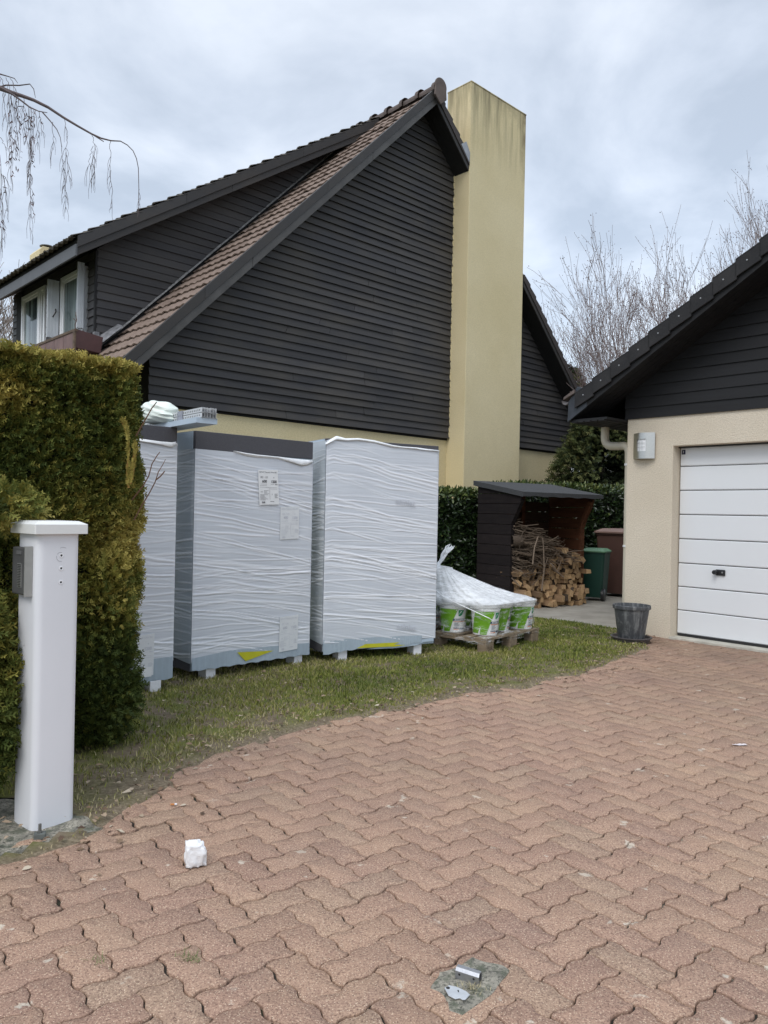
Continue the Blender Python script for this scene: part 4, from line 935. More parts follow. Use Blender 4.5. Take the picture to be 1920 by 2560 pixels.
hedge_box('clipped_hedge', 'tall clipped conifer hedge with golden tips, behind the white gate post', [(-3.2, 2.6), (-2.3, 3.28), (-1.80, 3.74), (-1.45, 4.16), (-1.42, 4.36), (-1.72, 4.78)], .03, 2.07, .55, 9500, 3, gold_main, (.032, .065),
          bulge=[((-1.74, 3.26, 1.30), (.26, .26, .10), 1500),  ((-1.51, 4.16, .70), (.15, .16, .40), 1500), ((-1.49, 4.22, .34), (.15, .17, .30), 1100)])
def gold_small(P, N, rd):
    g = .42 + .25 * (vnoise(P, 3, 50) - .5) + rd.normal(0, .1, len(P)) + .42 * np.clip((P[:, 2] - .35) / .25, 0, 1) * (vnoise(P, 2.0, 52) + .2)
    return np.clip(g, 0, 1)
hedge_box('low_hedge', 'low golden conifer hedge at the left edge, in front of the gate post', [(-2.6, 2.70), (-1.85, 2.93), (-1.62, 3.03), (-1.58, 3.25)], .12, .88, .28, 6500, 8, gold_small, (.04, .075), bulge=[((-1.60, 3.12, .52), (.10, .10, .34), 1500), ((-1.66, 3.10, .82), (.10, .10, .13), 600)])
# a few long shoots sticking out of the tall hedge
hs = empty('hedge_shoot', (-1.42, 4.28, 0), 0, 'orange brown dead shoots standing out of the tall clipped hedge', 'shoot')
m = MB()
for pts in ([(322, 1220), (318, 1180), (322, 1130), (318, 1085), (310, 1065), (303, 1053)], [(326, 1210), (332, 1160), (340, 1105)], [(330, 1200), (338, 1140), (335, 1110)]):
    m.tube([at(x, y, 4.06) - Vector((-1.42, 4.28, 0)) for x, y in pts], [.006, .006, .006, .005, .004, .002][:len(pts)], 6)
m.build('dead_shoot', simple('dead_foliage', (.30, .17, .045), .9, .4, 60, 1.), hs, smooth=True)
Pq = []
for pts in ([(322, 1220), (318, 1180), (322, 1130), (318, 1085), (310, 1065), (303, 1053)], [(326, 1210), (332, 1160), (340, 1105)], [(330, 1200), (338, 1140), (335, 1110)]):
    for (x0, y0), (x1, y1) in zip(pts[:-1], pts[1:]):
        for q in np.linspace(0, 1, 14): Pq.append(at(x0 + (x1 - x0) * q + random.gauss(0, 1.5), y0 + (y1 - y0) * q, 4.05 + random.gauss(0, .01)) - Vector((-1.42, 4.28, 0)))
Pq = np.array(Pq); V, F, T = sprays(Pq, np.tile([.2, -.3, .9], (len(Pq), 1)), np.full(len(Pq), .86), (.022, .04), wid=.003, up=.6, spread=.35, seed=4); bulk('dead_spray', V, F, THUJA, hs, col=T)
m = MB()
for pts in ([(335, 1300), (356, 1262), (374, 1232), (388, 1205), (396, 1180), (408, 1160), (414, 1148)], [(390, 1200), (402, 1190), (412, 1178)], [(330, 1250), (358, 1215), (372, 1190), (380, 1160), (392, 1140), (400, 1130)], [(340, 1090), (366, 1045), (380, 1020), (392, 1005)]):
    m.tube([at(x, y, 4.25) - Vector((-1.42, 4.28, 0)) for x, y in pts], [.004, .0037, .0035, .003, .0028, .002, .0015][:len(pts)], 5)
m.build('twig', simple('reddish_twig', (.15, .08, .05), .9), hs)
# laurel hedges
t = NT('laurel_leaf'); LAUR = t.fin(t.ramp(t.attr(), [(0., (.008, .016, .006)), (.45, (.022, .042, .012)), (.75, (.055, .085, .02)), (1., (.20, .22, .07))]), .35, spec=.5)
def leaf_cloud(P, Nn, tint, L=.085, W=.032, seed=2, spread=.9):
    rd = np.random.default_rng(seed); n = len(P); D = unit(Nn * .7 + np.array([0, 0, .15]) + rd.normal(0, spread, (n, 3))); S = unit(np.cross(D, rd.normal(0, 1, (n, 3)))); Q = np.cross(D, S)
    l = L * rd.uniform(.7, 1.25, n)[:, None]; w = W * rd.uniform(.7, 1.2, n)[:, None] * .5
    pts = [P, P + D * l * .35 + S * w + Q * w * .35, P + D * l * .75 + S * w * .8 + Q * w * .3, P + D * l, P + D * l * .75 - S * w * .8 + Q * w * .3, P + D * l * .35 - S * w + Q * w * .35]
    V = np.stack(pts, 1); b = np.arange(n)[:, None] * 6; F = np.vstack([b + np.array([[0, 1, 2, 3]]), b + np.array([[0, 3, 4, 5]])]); return V.reshape(-1, 3), F, np.repeat(tint, 6)
def laurel(label, a, b, zt, depth, n, seed):
    rd = np.random.default_rng(seed); a, b = np.array(a), np.array(b); d = b - a; L = np.hypot(*d); nrm = np.array([d[1], -d[0]]) / L
    e = empty('laurel_hedge', (a[0], a[1], 0), 0, label, 'hedge')
    u = rd.random(n); z = rd.random(n) * zt; p = a + u[:, None] * d; P = np.column_stack([p, z]); off = (vnoise(P, 3, seed) - .5) * .2 + (rd.random(n) - .7) * .12
    P[:, :2] += nrm * off[:, None]; Nn = np.tile([nrm[0], nrm[1], .1], (n, 1))
    n2 = n // 3; P2_ = np.column_stack([a + rd.random(n2)[:, None] * d - nrm * (rd.random(n2) * depth)[:, None], zt + (rd.random(n2) - .5) * .09]); P = np.vstack([P, P2_]); Nn = np.vstack([Nn, np.tile([0, 0, 1.], (n2, 1))])
    tint = np.clip(.30 + rd.normal(0, .17, len(P)) + .45 * np.clip((P[:, 2] - zt + .12) / .12, 0, 1) + .2 * (vnoise(P, 4, 3) - .5), 0, 1)
    V, F, T = leaf_cloud(P - np.array([a[0], a[1], 0]), Nn, tint, seed=seed); bulk('foliage', V, F, LAUR, e, col=T)
    m = MB(); q = -nrm; m.prism([(q[0] * .12, q[1] * .12, 0), (d[0] + q[0] * .12, d[1] + q[1] * .12, 0), (d[0] + q[0] * depth, d[1] + q[1] * depth, 0), (q[0] * depth, q[1] * depth, 0)], (0, 0, zt - .08)); m.build('branch_core', CORE, e)
laurel('dark laurel hedge between the right hand wrapped stack and the log store', (.2, 10.9), (2.15, 11.75), 1.62, .6, 9000, 4)
laurel('laurel hedge behind the log store and the wheelie bins', (2.1, 12.7), (6.3, 14.1), 1.80, .8, 14000, 6)
# ============================================================ GATE POST
PA = R_(48.5)
post = empty('gate_post', (-1.385, 3.061, 0), PA, 'white rounded gate post with three drilled holes and a shallow cap', 'post')
POSTM = simple('post_white_paint', (.73, .74, .77), .5, .035, 1.6, .06)
def rrect(w, d, r, n=6, x0=0, y0=0):
    P = []
    for cx, cy, a0 in ((w - r, r, -90), (w - r, d - r, 0), (r, d - r, 90), (r, r, 180)):
        for k in range(n + 1): a = R_(a0 + 90 * k / n); P.append((x0 + cx + r * math.cos(a), y0 + cy + r * math.sin(a)))
    return P
m = MB(); m.prism([(x, y, -.03) for x, y in rrect(.180, .19, .030)], (0, 0, 1.235)); m.build('shaft', POSTM, post, smooth=True)
m = MB(); P1 = rrect(.222, .232, .005, 3, -.021, -.021); P2_ = rrect(.17, .18, .005, 3, .005, .005)
n = len(P1); vs = [(x, y, 1.203) for x, y in P1] + [(x, y, 1.243) for x, y in P1] + [(x, y, 1.256) for x, y in P2_]
m.add(vs, [tuple(range(n))[::-1], tuple(range(2 * n, 3 * n))] + [(r * n + i, r * n + (i + 1) % n, (r + 1) * n + (i + 1) % n, (r + 1) * n + i) for r in (0, 1) for i in range(n)]); m.build('cap', simple('cap_white', (.74, .74, .72), .4, .03, 4), post, bevel=.0015)
for z in (1.115, 1.062, 1.005):
    m = MB(); m.lathe([(0, .0004), (.0045, .0004), (.0055, .0010), (.0085, .0010), (.010, 0)], 14); h_ = m.build('screw_hole', [BLKP, WHT], post, smooth=False); h_.location = (.098, -.0008, z); h_.rotation_euler = (R_(90), 0, 0)
    h_.data.polygons.foreach_set('material_index', [0] * 14 + [1] * 42)
m = MB()
for a0, a1, r, cx, cz in ((1.2, 2.6, .016, .094, 1.112), (2.9, 4.9, .019, .096, 1.110), (1.1, 2.0, .03, .104, 1.118)):
    m.tube([(cx + r * math.cos(a), -.0006, cz + r * math.sin(a)) for a in np.linspace(a0, a1, 10)], .0006, 4)
m.build('scuff_mark', simple('scuff', (.35, .35, .36), .7), post)
ic = empty('door_intercom', (-1.385 - .19 * math.sin(PA) * .0, 3.061, 0), PA, 'grey intercom box with a slotted grille on the side of the gate post', 'intercom')
ICM = simple('intercom_grey', (.085, .085, .085), .45, .15, 9); ICF = simple('intercom_frame', (.40, .40, .38), .35, .1, 9, metal=.5)
m = MB(); m.box((-.030, .045, .955), (-.001, .165, 1.148)); m.build('housing', ICM, ic, bevel=.006)
m = MB(); m.box((-.033, .038, .950), (-.001, .045, 1.153)); m.build('frame', ICF, ic, bevel=.001)
m = MB(); m.box((-.0325, .072, .985), (-.030, .108, 1.082)); m.build('grille_plate', ICF, ic)
for k in range(14): MB().box((-.0335, .075, .988 + k * .0067), (-.0325, .105, .9915 + k * .0067)).build('slot', BLKP, ic)
MB().box((-.033, .075, 1.118), (-.030, .120, 1.133)).build('name_plate', simple('name_plate', (.14, .14, .14), .4), ic, bevel=.001)
ab = empty('anchor_bolt', (-1.335, 3.02, .01), R_(20), 'rusty grey threaded bolt set in cement at the foot of the gate post', 'bolt')
m = MB(); m.box((-.022, -.016, -.01), (.022, .016, .016)); m.build('base_block', simple('bolt_base', (.11, .12, .11), .7, .3, 40), ab, bevel=.004)
m = MB(); m.lathe([(.006, .012), (.006, .05), (0, .051)], 12); m.lathe([(.010, .014), (.010, .022), (.006, .022)], 6); m.build('rod', simple('bolt_rod', (.22, .22, .21), .5, metal=.7), ab)
# ============================================================ PAINT PALLET
WOOD = None
def woodm(name, a, b, sc=(3, 3, 40), bump=.4):
    t = NT(name); n = t.noise(1, t.map(sc), det=6, rough=.65); f = t.noise(9, det=4); i = t.island()
    c = t.mix(t.ramp(n, [(.3, 0.), (.7, 1.)]), a, b); c = t.mix(t.ramp(f, [(.5, 0.), (.8, .5)]), c, tuple(k * .5 for k in a)); c = t.mix(.25, c, t.ramp(i, [(0., tuple(k * .6 for k in a)), (1., tuple(min(1, k * 1.3) for k in b))]))
    return t.fin(c, .85, t.bump(n, bump, .004), spec=.2)
PWOOD = woodm('weathered_pallet_wood', (.17, .125, .085), (.33, .26, .18), (30, 2, 30))
PB_ = R_(50)
pal = empty('pallet', (.985, 7.18, 0), PB_, 'weathered wooden pallet on the grass carrying the paint buckets', 'pallet')
for k in range(7):
    y = k * .18; m = MB(); m.box((0, y + .002, .122), (1.02, y + (.145 if k % 2 == 0 else .10), .144)); m.build('deck_board', PWOOD, pal, bevel=.003)
for k in range(3): m = MB(); m.box((k * .4375, 0.001, .10), (k * .4375 + .145, 1.2, .1215)); m.build('stringer_board', PWOOD, pal, bevel=.003)
for i in range(3):
    for j in range(3): m = MB(); m.box((i * .4375 + .002, j * .5375 + .004, .0), (i * .4375 + .143, j * .5375 + .10 + .0, .0995)); m.build('block', PWOOD, pal, bevel=.004)
m = MB(); text_into(m, 'EUR', .05, (.03, .0028, .03), (1, 0, 0), (0, 0, 1)); m.build('burnt_mark', simple('burnt_mark', (.07, .045, .03), .9), pal)
BW = simple('bucket_white', (.78, .79, .78), .35, .03, 8, .05); BG = simple('bucket_green', (.16, .38, .02), .4, .06, 8); BGD = simple('logo_green', (.01, .24, .10), .4); BNV = simple('label_navy', (.035, .055, .10), .4); BOR = simple('label_orange', (.62, .20, .08), .4); BLB = simple('label_pale', (.58, .62, .60), .4); LTX = simple('label_text_white', (.82, .83, .84), .4)
def rb(z): return .118 + .026 * (z / .27)
class WB(MB):
    off = 0.0008
    def warp(s, org, x, y): z = org.z + y; a = (org.x + x) / .135; r = rb(z) + s.off; return Vector((r * math.sin(a), -r * math.cos(a), z))
    def patch(s, rows, mi=0, n=6):
        """rows: [(z, xl, xr)] on the unrolled wall"""
        vs = []; fs = []; rr = []
        for (z0, l0, r0), (z1, l1, r1) in zip(rows[:-1], rows[1:]):
            for q in range(4): f = q / 4; rr.append((z0 + (z1 - z0) * f, l0 + (l1 - l0) * f, r0 + (r1 - r0) * f))
        rr.append(rows[-1])
        for z, l, r in rr:
            for k in range(n + 1): vs.append(s.warp(Vector((l + (r - l) * k / n, 0, z)), 0, 0))
        for i in range(len(rr) - 1):
            for k in range(n): fs.append((i * (n + 1) + k, i * (n + 1) + k + 1, (i + 1) * (n + 1) + k + 1, (i + 1) * (n + 1) + k))
        s.add(vs, fs, mi)
def make_bucket():
    e = empty('paint_bucket', (0, 0, 0), 0, 'x', 'bucket')
    MB().lathe([(0, 0), (.112, 0), (.118, .006), (rb(.24), .24), (rb(.24) + .006, .243), (rb(.24) + .006, .262), (rb(.27), .265), (rb(.27), .28)], 40).build('tub', BW, e, smooth=True)
    MB().lathe([(.151, .270), (.153, .274), (.153, .302), (.148, .308), (.138, .309), (.134, .303), (0, .302)], 40).build('lid', BW, e, smooth=True)
    w = WB(); w.patch([(.022, -.225, -.13), (.11, -.19, -.085), (.235, -.15, -.05)]); w.patch([(.012, -.105, -.03), (.12, -.09, .005), (.235, -.115, .055)]); w.patch([(.10, .15, .22), (.235, .16, .24)]); w.build('green_print', BG, e, smooth=True)
    w = WB(); w.off = .0012; w.patch([(.165, .062, .078), (.177, .06, .10), (.215, .058, .118), (.226, .06, .118), ]); lg = w.build('logo', BGD, e, smooth=True)
    w = WB(); w.off = .0018; w.patch([(.180, .062, .066), (.2, .074, .080), (.214, .086, .096)]); text_into(w, 'ZOLPAN', .013, (.055, 0, .148), 1 and (1, 0, 0), (0, 0, 1), 0, 0, .06); w.build('logo_mark', LTX, lg)
    w = WB(); w.off = .0014; w.patch([(.118, .005, .155), (.14, .005, .155)]); w.build('name_band', BNV, e, smooth=True)
    w = WB(); w.off = .0020; text_into(w, 'Armaterm 20', .022, (.022, 0, .122), (1, 0, 0), (0, 0, 1), 0, .0006, .125); w.build('name_print', LTX, e)
    w = WB(); w.off = .0014; w.patch([(.108, .01, .155), (.114, .01, .155)]); w.patch([(.028, .012, .075), (.038, .012, .075)]); w.build('orange_print', BOR, e, smooth=True)
    w = WB(); w.off = .0014; w.patch([(.043, .012, .075), (.052, .012, .075)]); [w.patch([(.062 + k * .009, .02, .06 + .01 * (k % 3)), (.065 + k * .009, .02, .06 + .01 * (k % 3))]) for k in range(5)]
    for k in range(4): w.patch([(.032, .083 + k * .018, .096 + k * .018), (.05, .083 + k * .018, .096 + k * .018)])
    w.build('small_print', BNV, e, smooth=True)
    MB().tube([(.150 * math.cos(a), -.150 * math.sin(a), .255 - .0 * a) for a in np.linspace(2.2, 2.9, 8)], .003, 6).build('handle', GREYM, e, smooth=True)
    return e
proto = make_bucket()
def copy_thing(src, loc, rz, label, group=None):
    r = src.copy(); COL.objects.link(r); r.location = loc; r.rotation_euler = (0, 0, rz); r['label'] = label
    if group: r['group'] = group
    for c in src.children:
        k = c.copy(); COL.objects.link(k); k.parent = r
        for g_ in c.children: gg = g_.copy(); COL.objects.link(gg); gg.parent = k
    return r
BUCK = []
def pw(x, y, z): c, s = math.cos(PB_), math.sin(PB_); return Vector((.985 + x * c - y * s, 7.18 + x * s + y * c, z))
spots = [((.245, .17), 'white and green paint bucket at the front corner of the pallet', -2), ((.185, .505), 'paint bucket second from the front along the left side of the pallet', -24), ((.575, .24), 'paint bucket just behind the corner bucket, mostly hidden', 30),
         ((.87, .14), 'paint bucket at the right hand corner of the pallet', 8), ((.19, .84), 'paint bucket third along the left side, beside the wrapped stack', 12), ((.55, .60), 'paint bucket in the middle of the pallet under the film', 50), ((.87, .50), 'paint bucket at the back right of the pallet', 80), ((.50, .93), 'paint bucket at the back of the pallet', 120)]
grp = 'paint buckets under film on the pallet'
for i, ((x, y), lb, a) in enumerate(spots):
    if i == 0: proto.location = pw(x, y, .144); proto.rotation_euler = (0, 0, R_(a + 14)); proto['label'] = lb; proto['group'] = grp; b = proto
    else: b = copy_thing(proto, pw(x, y, .144), R_(a + 14), lb, grp)
    BUCK.append(b)
copy_thing(proto, pw(.22, .74, .454), R_(40), 'topmost paint bucket, standing on the others under the peak of the film', grp)
# film over the buckets
def hull(pts):
    pts = sorted(map(tuple, pts)); 
    def half(ps):
        h = []
        for p in ps:
            while len(h) > 1 and (h[-1][0] - h[-2][0]) * (p[1] - h[-2][1]) - (h[-1][1] - h[-2][1]) * (p[0] - h[-2][0]) <= 0: h.pop()
            h.append(p)
        return h
    a, b = half(pts), half(pts[::-1]); return np.array(a[:-1] + b[:-1])
def resample(P, n, start):
    P = np.vstack([P, P[:1]]); s = np.concatenate([[0], np.cumsum(np.hypot(*np.diff(P, axis=0).T))]); q = np.linspace(0, s[-1], n, endpoint=False)
    R = np.column_stack([np.interp(q, s, P[:, 0]), np.interp(q, s, P[:, 1])]); k = np.argmin(((R - start) ** 2).sum(1)); return np.roll(R, -k, 0)
cs = [np.array(s[0]) for s in spots]; aa = np.linspace(0, 2 * np.pi, 24, endpoint=False)
def circ(c, r): return [(c[0] + r * math.cos(a), c[1] + r * math.sin(a)) for a in aa]
NH = 220; st = np.array([.1, 0.])
h_lid = resample(hull(sum([circ(c, .166) for c in cs], [])), NH, st); h_mid = resample(hull(sum([circ(c, .150) for c in cs], [])), NH, st); h_bot = resample(hull([(-.01, -.012), (1.03, -.012), (1.03, 1.21), (-.01, 1.21)]), NH, st); top_c = np.array([.22, .74])
# align the peak circle to the outline by direction
dv_ = unit(h_lid - top_c); h_pk = top_c + dv_ * .158
rings = [(h_bot, .085), (h_bot, .118), (h_bot * .92 + h_mid * .08, .150)]
for f in np.linspace(.35, 1, 5): rings.append((h_bot * (1 - f) + h_mid * f * 1.0, .15 + .03 * f)) if False else None
rings += [(h_mid * .86 + h_bot * .14, .19), (h_mid * .97 + h_bot * .03, .25), (h_mid * .6 + h_lid * .4, .33), (h_mid * .3 + h_lid * .7, .39), (h_lid, .418), (h_lid, .448), (h_lid * .97 + top_c * .03, .459)]
for f in np.linspace(.1, 1, 12): rings.append((h_lid * (1 - f) + h_pk * f, .46 + (.755 - .46) * f ** 1.08 - .03 * math.sin(f * math.pi)))
for f in (.96, .8, .55, .3, .12): rings.append((top_c + (h_pk - top_c) * f, .768 + .018 * (1 - f)))
V = []; n_r = len(rings)
for k, (Q, z) in enumerate(rings):
    for i in range(NH):
        a = i / NH; w = 0
        q3 = np.array([[Q[i, 0], Q[i, 1], z]])
        w = .010 * (vnoise(np.array([[Q[i, 0] * 1.0, Q[i, 1] * 1.0, z * 2.2]]), 7, 2)[0] - .5) + .004 * math.sin(i * .8 + k * .5)
        wz = .016 * (vnoise(q3, 9, 5)[0] - .5) if k > 9 else 0
        dd = unit((Q[i] - np.array([.5, .55]))[None])[0]
        V.append((Q[i, 0] + dd[0] * w, Q[i, 1] + dd[1] * w, z + wz))
F = [(k * NH + i, k * NH + (i + 1) % NH, (k + 1) * NH + (i + 1) % NH, (k + 1) * NH + i) for k in range(n_r - 1) for i in range(NH)] + [tuple((n_r - 1) * NH + i for i in range(NH))]
t = NT('clear_stretch_film'); zz_ = t.xyz()[2]
s1_ = t.noise(1, t.map((5, 5, 26), rot=(.25, .35, 0)), det=6, rough=.65); s2_ = t.noise(1, t.map((7, 7, 30), rot=(-.35, -.2, 0)), det=5, rough=.6); cr = t.noise(16, det=7, rough=.75)
zf = t.n('ShaderNodeMapRange'); t.L(zz_, zf.inputs['Value']); zf.inputs['From Min'].default_value = .40; zf.inputs['From Max'].default_value = .47; zf.inputs['To Min'].default_value = -.12; zf.inputs['To Max'].default_value = .80
st1 = t.ramp(s1_, [(.52, 0.), (.66, .9)]); st2 = t.ramp(s2_, [(.52, 0.), (.70, .7)]); crk = t.ramp(cr, [(.35, -0.), (.7, .55)])
fac = t.math('ADD', t.math('ADD', zf.outputs[0], t.math('MULTIPLY', t.math('MAXIMUM', st1, st2), .6)), t.math('MULTIPLY', crk, .35), True)
t.fin((.84, .86, .88), .22, t.bump(t.math('ADD', s1_, t.math('ADD', s2_, cr)), .9, .02), spec=.6)
tr = t.n('ShaderNodeBsdfTransparent'); mx = t.n('ShaderNodeMixShader'); t.L(fac, mx.inputs[0]); t.L(tr.outputs[0], mx.inputs[1]); t.L(t.b.outputs[0], mx.inputs[2]); t.L(mx.outputs[0], t.o.inputs[0]); CLEAR = t.m
fm = empty('pallet_film', (.985, 7.18, 0), PB_, 'clear crumpled stretch film drawn over the paint buckets with a twisted tail', 'plastic film')
MB().add(V, F).build('film_cover', CLEAR, fm, smooth=True)
m = MB(); rd = random.Random(5)
TAILM = simple('bunched_film', (.80, .82, .84), .3, .12, 30, .5)
for k in range(7):
    p0 = Vector((.12 + .05 * rd.random(), .68 + .06 * rd.random(), .75)); tip = Vector((.30 + rd.gauss(0, .012), .62 + rd.gauss(0, .012), .99 + rd.gauss(0, .02)))
    pts = [p0 + (tip - p0) * q + Vector((rd.gauss(0, .006), rd.gauss(0, .006), .02 * math.sin(q * 3))) for q in np.linspace(0, 1, 9)]
    m.tube(pts, [.012, .009, .006, .006, .010, .013, .012, .008, .003], 6)
m.build('twisted_tail', TAILM, fm, smooth=True)
m = MB(); m.tube([(-.01, 1.0, .60), (.0, .72, .63), (-.01, .5, .5), (.08, .02, .33), (.12, -.0, .30)], .0045, 6); m.build('film_rope', TAILM, fm, smooth=True)
# ============================================================ LOG STORE
SA = R_(33)
SW, SD_, RS = 1.44, .72, .165
ls = empty('log_store', (1.775, 10.60, .025), SA, 'open fronted dark timber log store with a felt roof', 'log store')
SH = woodm('dark_stained_timber', (.009, .007, .008), (.020, .015, .014), (3, 3, 30)); SHI = woodm('red_brown_timber', (.06, .024, .013), (.13, .052, .025), (3, 3, 26)); FELT = simple('roofing_felt', (.045, .047, .05), .9, .2, 60, .6)
def side(m, x0, x1, mi=0, n=12):
    top = lambda y: 1.568 + (y + .25) * RS
    fr = lambda z: 0 if z < 1.16 else -.20 * min(1, (z - 1.16) / .34)
    for k in range(n):
        z0 = k * (1.74 / n); z1 = (k + 1) * (1.74 / n) - .007
        if z1 < 1.56: P = [(fr(z0), z0), (SD_, z0), (SD_, z1), (fr(z1), z1)]
        else:
            yb = lambda z: min(SD_, max(fr(z), (z - 1.568) / RS - .25))
            if yb(z0) >= SD_ - .01: continue
            P = [(yb(z0), z0), (SD_, z0), (SD_, min(z1, top(SD_)))]
            if z1 < top(SD_): P.append((yb(z1), z1))
            if z0 < top(-.2): P.append((-.2, top(-.2)))
        m.prism([(x0, y, z) for y, z in P], (x1 - x0, 0, 0), mi)
m = MB(); side(m, -.012, .012); m.build('side_panel', SH, ls)
m = MB(); side(m, SW - .012, SW + .012, 0, 11); m.build('side_panel', SHI, ls)
m = MB(); [m.box((.012, SD_ - .012, k * .15), (SW - .012, SD_ + .01, k * .15 + .144)) for k in range(10)]; m.build('back_panel', woodm('dark_back_boards', (.035, .02, .014), (.06, .035, .022)), ls)
for x, mt in ((.012, SH), (SW - .062, SHI)):
    m = MB(); m.box((x, 0.0, 0), (x + .05, .05, 1.18)); m.prism([(x, 0, 1.15), (x, .05, 1.15), (x, -.13, 1.52), (x, -.19, 1.50)], (.05, 0, 0)); m.build('front_post', mt, ls, bevel=.004)
m = MB(); m.box((.80, SD_ - .07, 0), (.87, SD_ - .014, 1.62)); m.build('rear_post', SHI, ls, bevel=.004)
m = MB(); m.box((.10, SD_ - .06, 1.34), (.80, SD_ - .02, 1.42)); m.build('rear_rail', SHI, ls, bevel=.003)
m = MB(); m.prism([(.42, SD_ - .10, 1.40), (.50, SD_ - .10, 1.40), (.82, SD_ - .10, .86), (.78, SD_ - .10, .80)], (0, .04, 0)); m.build('brace', SHI, ls, bevel=.003)
m = MB(); m.prism([(-.03, -.25, 1.575), (-.03, SD_ + .06, 1.575 + (SD_ + .31) * RS), (-.03, SD_ + .06, 1.605 + (SD_ + .31) * RS), (-.03, -.25, 1.605)], (SW + .12, 0, 0)); m.build('roof_board', SH, ls)
m = MB(); nx, ny = 24, 14; V = []
for i in range(nx + 1):
    for j in range(ny + 1):
        x = -.045 + (SW + .15) * i / nx; y = -.268 + (SD_ + .34) * j / ny; z = 1.612 + (y + .25) * RS + .008 * (vnoise(np.array([[x, y]]), 4, 7)[0] - .5)
        V.append((x, y, z))
m.add(V, [(i * (ny + 1) + j, (i + 1) * (ny + 1) + j, (i + 1) * (ny + 1) + j + 1, i * (ny + 1) + j + 1) for i in range(nx) for j in range(ny)])
b0 = [(i * (ny + 1)) for i in range(nx + 1)]
for i in range(nx):      # front drop edge, a little ragged
    a, b = Vector(V[b0[i]]), Vector(V[b0[i + 1]]); da = .058 + .006 * math.sin(i * 1.3); db = .058 + .006 * math.sin((i + 1) * 1.3); m.add([a, b, b + Vector((0, -.002, -db)), a + Vector((0, -.002, -da))], [(0, 1, 2, 3)])
for j in range(ny):
    for i in (0, nx): a, b = Vector(V[i * (ny + 1) + j]), Vector(V[i * (ny + 1) + j + 1]); m.add([a, b, b + Vector((0, 0, -.07)), a + Vector((0, 0, -.07))], [(0, 1, 2, 3)])
m.build('felt_cover', FELT, ls)
# split logs
def logm(name, a, b):
    t = NT(name); n = t.noise(1, t.map((40, 3, 40)), det=5, rough=.6); i = t.n('ShaderNodeObjectInfo').outputs['Random']
    c = t.mix(t.ramp(n, [(.3, 0.), (.7, 1.)]), a, b); c = t.mix(.5, c, t.ramp(i, [(0., (.14, .09, .055)), (.5, (.32, .20, .11)), (1., (.48, .31, .16))])); return t.fin(c, .85, t.bump(n, .5, .005), spec=.2)
LOGS = logm('split_wood_side', (.15, .095, .055), (.26, .17, .10)); LOGE = logm('cut_wood_end', (.48, .31, .16), (.66, .47, .27)); BARK = simple('log_bark', (.07, .05, .035), .95, .35, 40, 1.)
rd = random.Random(12); protos = []
for v in range(7):
    L = rd.uniform(.27, .34); kind = rd.choice(['tri', 'quad', 'wedge', 'quad'])
    if kind == 'tri': P = [(-.052, -.035), (.05, -.04), (.006, .048)]
    elif kind == 'quad': P = [(-.045, -.036), (.046, -.033), (.04, .03), (-.035, .04)]
    else: P = [(-.05, -.03), (.02, -.045), (.055, -.01), (.035, .035), (-.02, .042)]
    P = [(x * rd.uniform(.85, 1.2), z * rd.uniform(.8, 1.15)) for x, z in P]; n = len(P)
    V = [(x, 0, z) for x, z in P] + [(x * 1.05 + rd.gauss(0, .003), L * .5, z * 1.03 + rd.gauss(0, .003)) for x, z in P] + [(x + rd.gauss(0, .004), L, z + rd.gauss(0, .004)) for x, z in P]
    V = [(a, b + (rd.gauss(0, .006) if b == 0 else 0), c) for a, b, c in V]
    F = [tuple(range(n)), tuple(range(2 * n, 3 * n))[::-1]] + [(r * n + i, (r + 1) * n + i, (r + 1) * n + (i + 1) % n, r * n + (i + 1) % n) for r in (0, 1) for i in range(n)]
    me = bpy.data.meshes.new('split_log'); me.from_pydata(V, [], F); [me.materials.append(q) for q in (LOGS, LOGE, BARK)]
    me.polygons.foreach_set('material_index', [1, 1] + [(2 if (i == 0 and v % 2) else 0) for r in (0, 1) for i in range(n)]); me.update(); protos.append(me)
def sl(x, y, z): c, s = math.cos(SA), math.sin(SA); return Vector((1.775 + x * c - y * s, 10.60 + x * s + y * c, .025 + z))
row = 0; z = .045; cnt = 0
while z < .86:
    x = .075 + (row % 2) * .045
    while x < SW - .06:
        hmax = float(np.interp(x, [0, .25, .55, .8, .95, 1.15, 1.4], [.52, .52, .58, .70, .84, .78, .62]))
        if z < hmax:
            o = bpy.data.objects.new('split_log', rd.choice(protos)); COL.objects.link(o)
            o.location = sl(x + rd.gauss(0, .009), rd.uniform(-.13, .0) - (.10 if z < .2 else 0) - (.05 if rd.random() < .2 else 0), z + rd.gauss(0, .007)); o.rotation_euler = (rd.gauss(0, .07), rd.choice([0, 1.57, 3.14, 4.7]) + rd.gauss(0, .3), SA + rd.gauss(0, .16))
            k = rd.uniform(.88, 1.12); o.scale = (k, 1, k); tag(o, 'split firewood log in the heap inside the log store', 'log', 'split logs stacked in the log store'); cnt += 1
        x += .092
    z += .074; row += 1
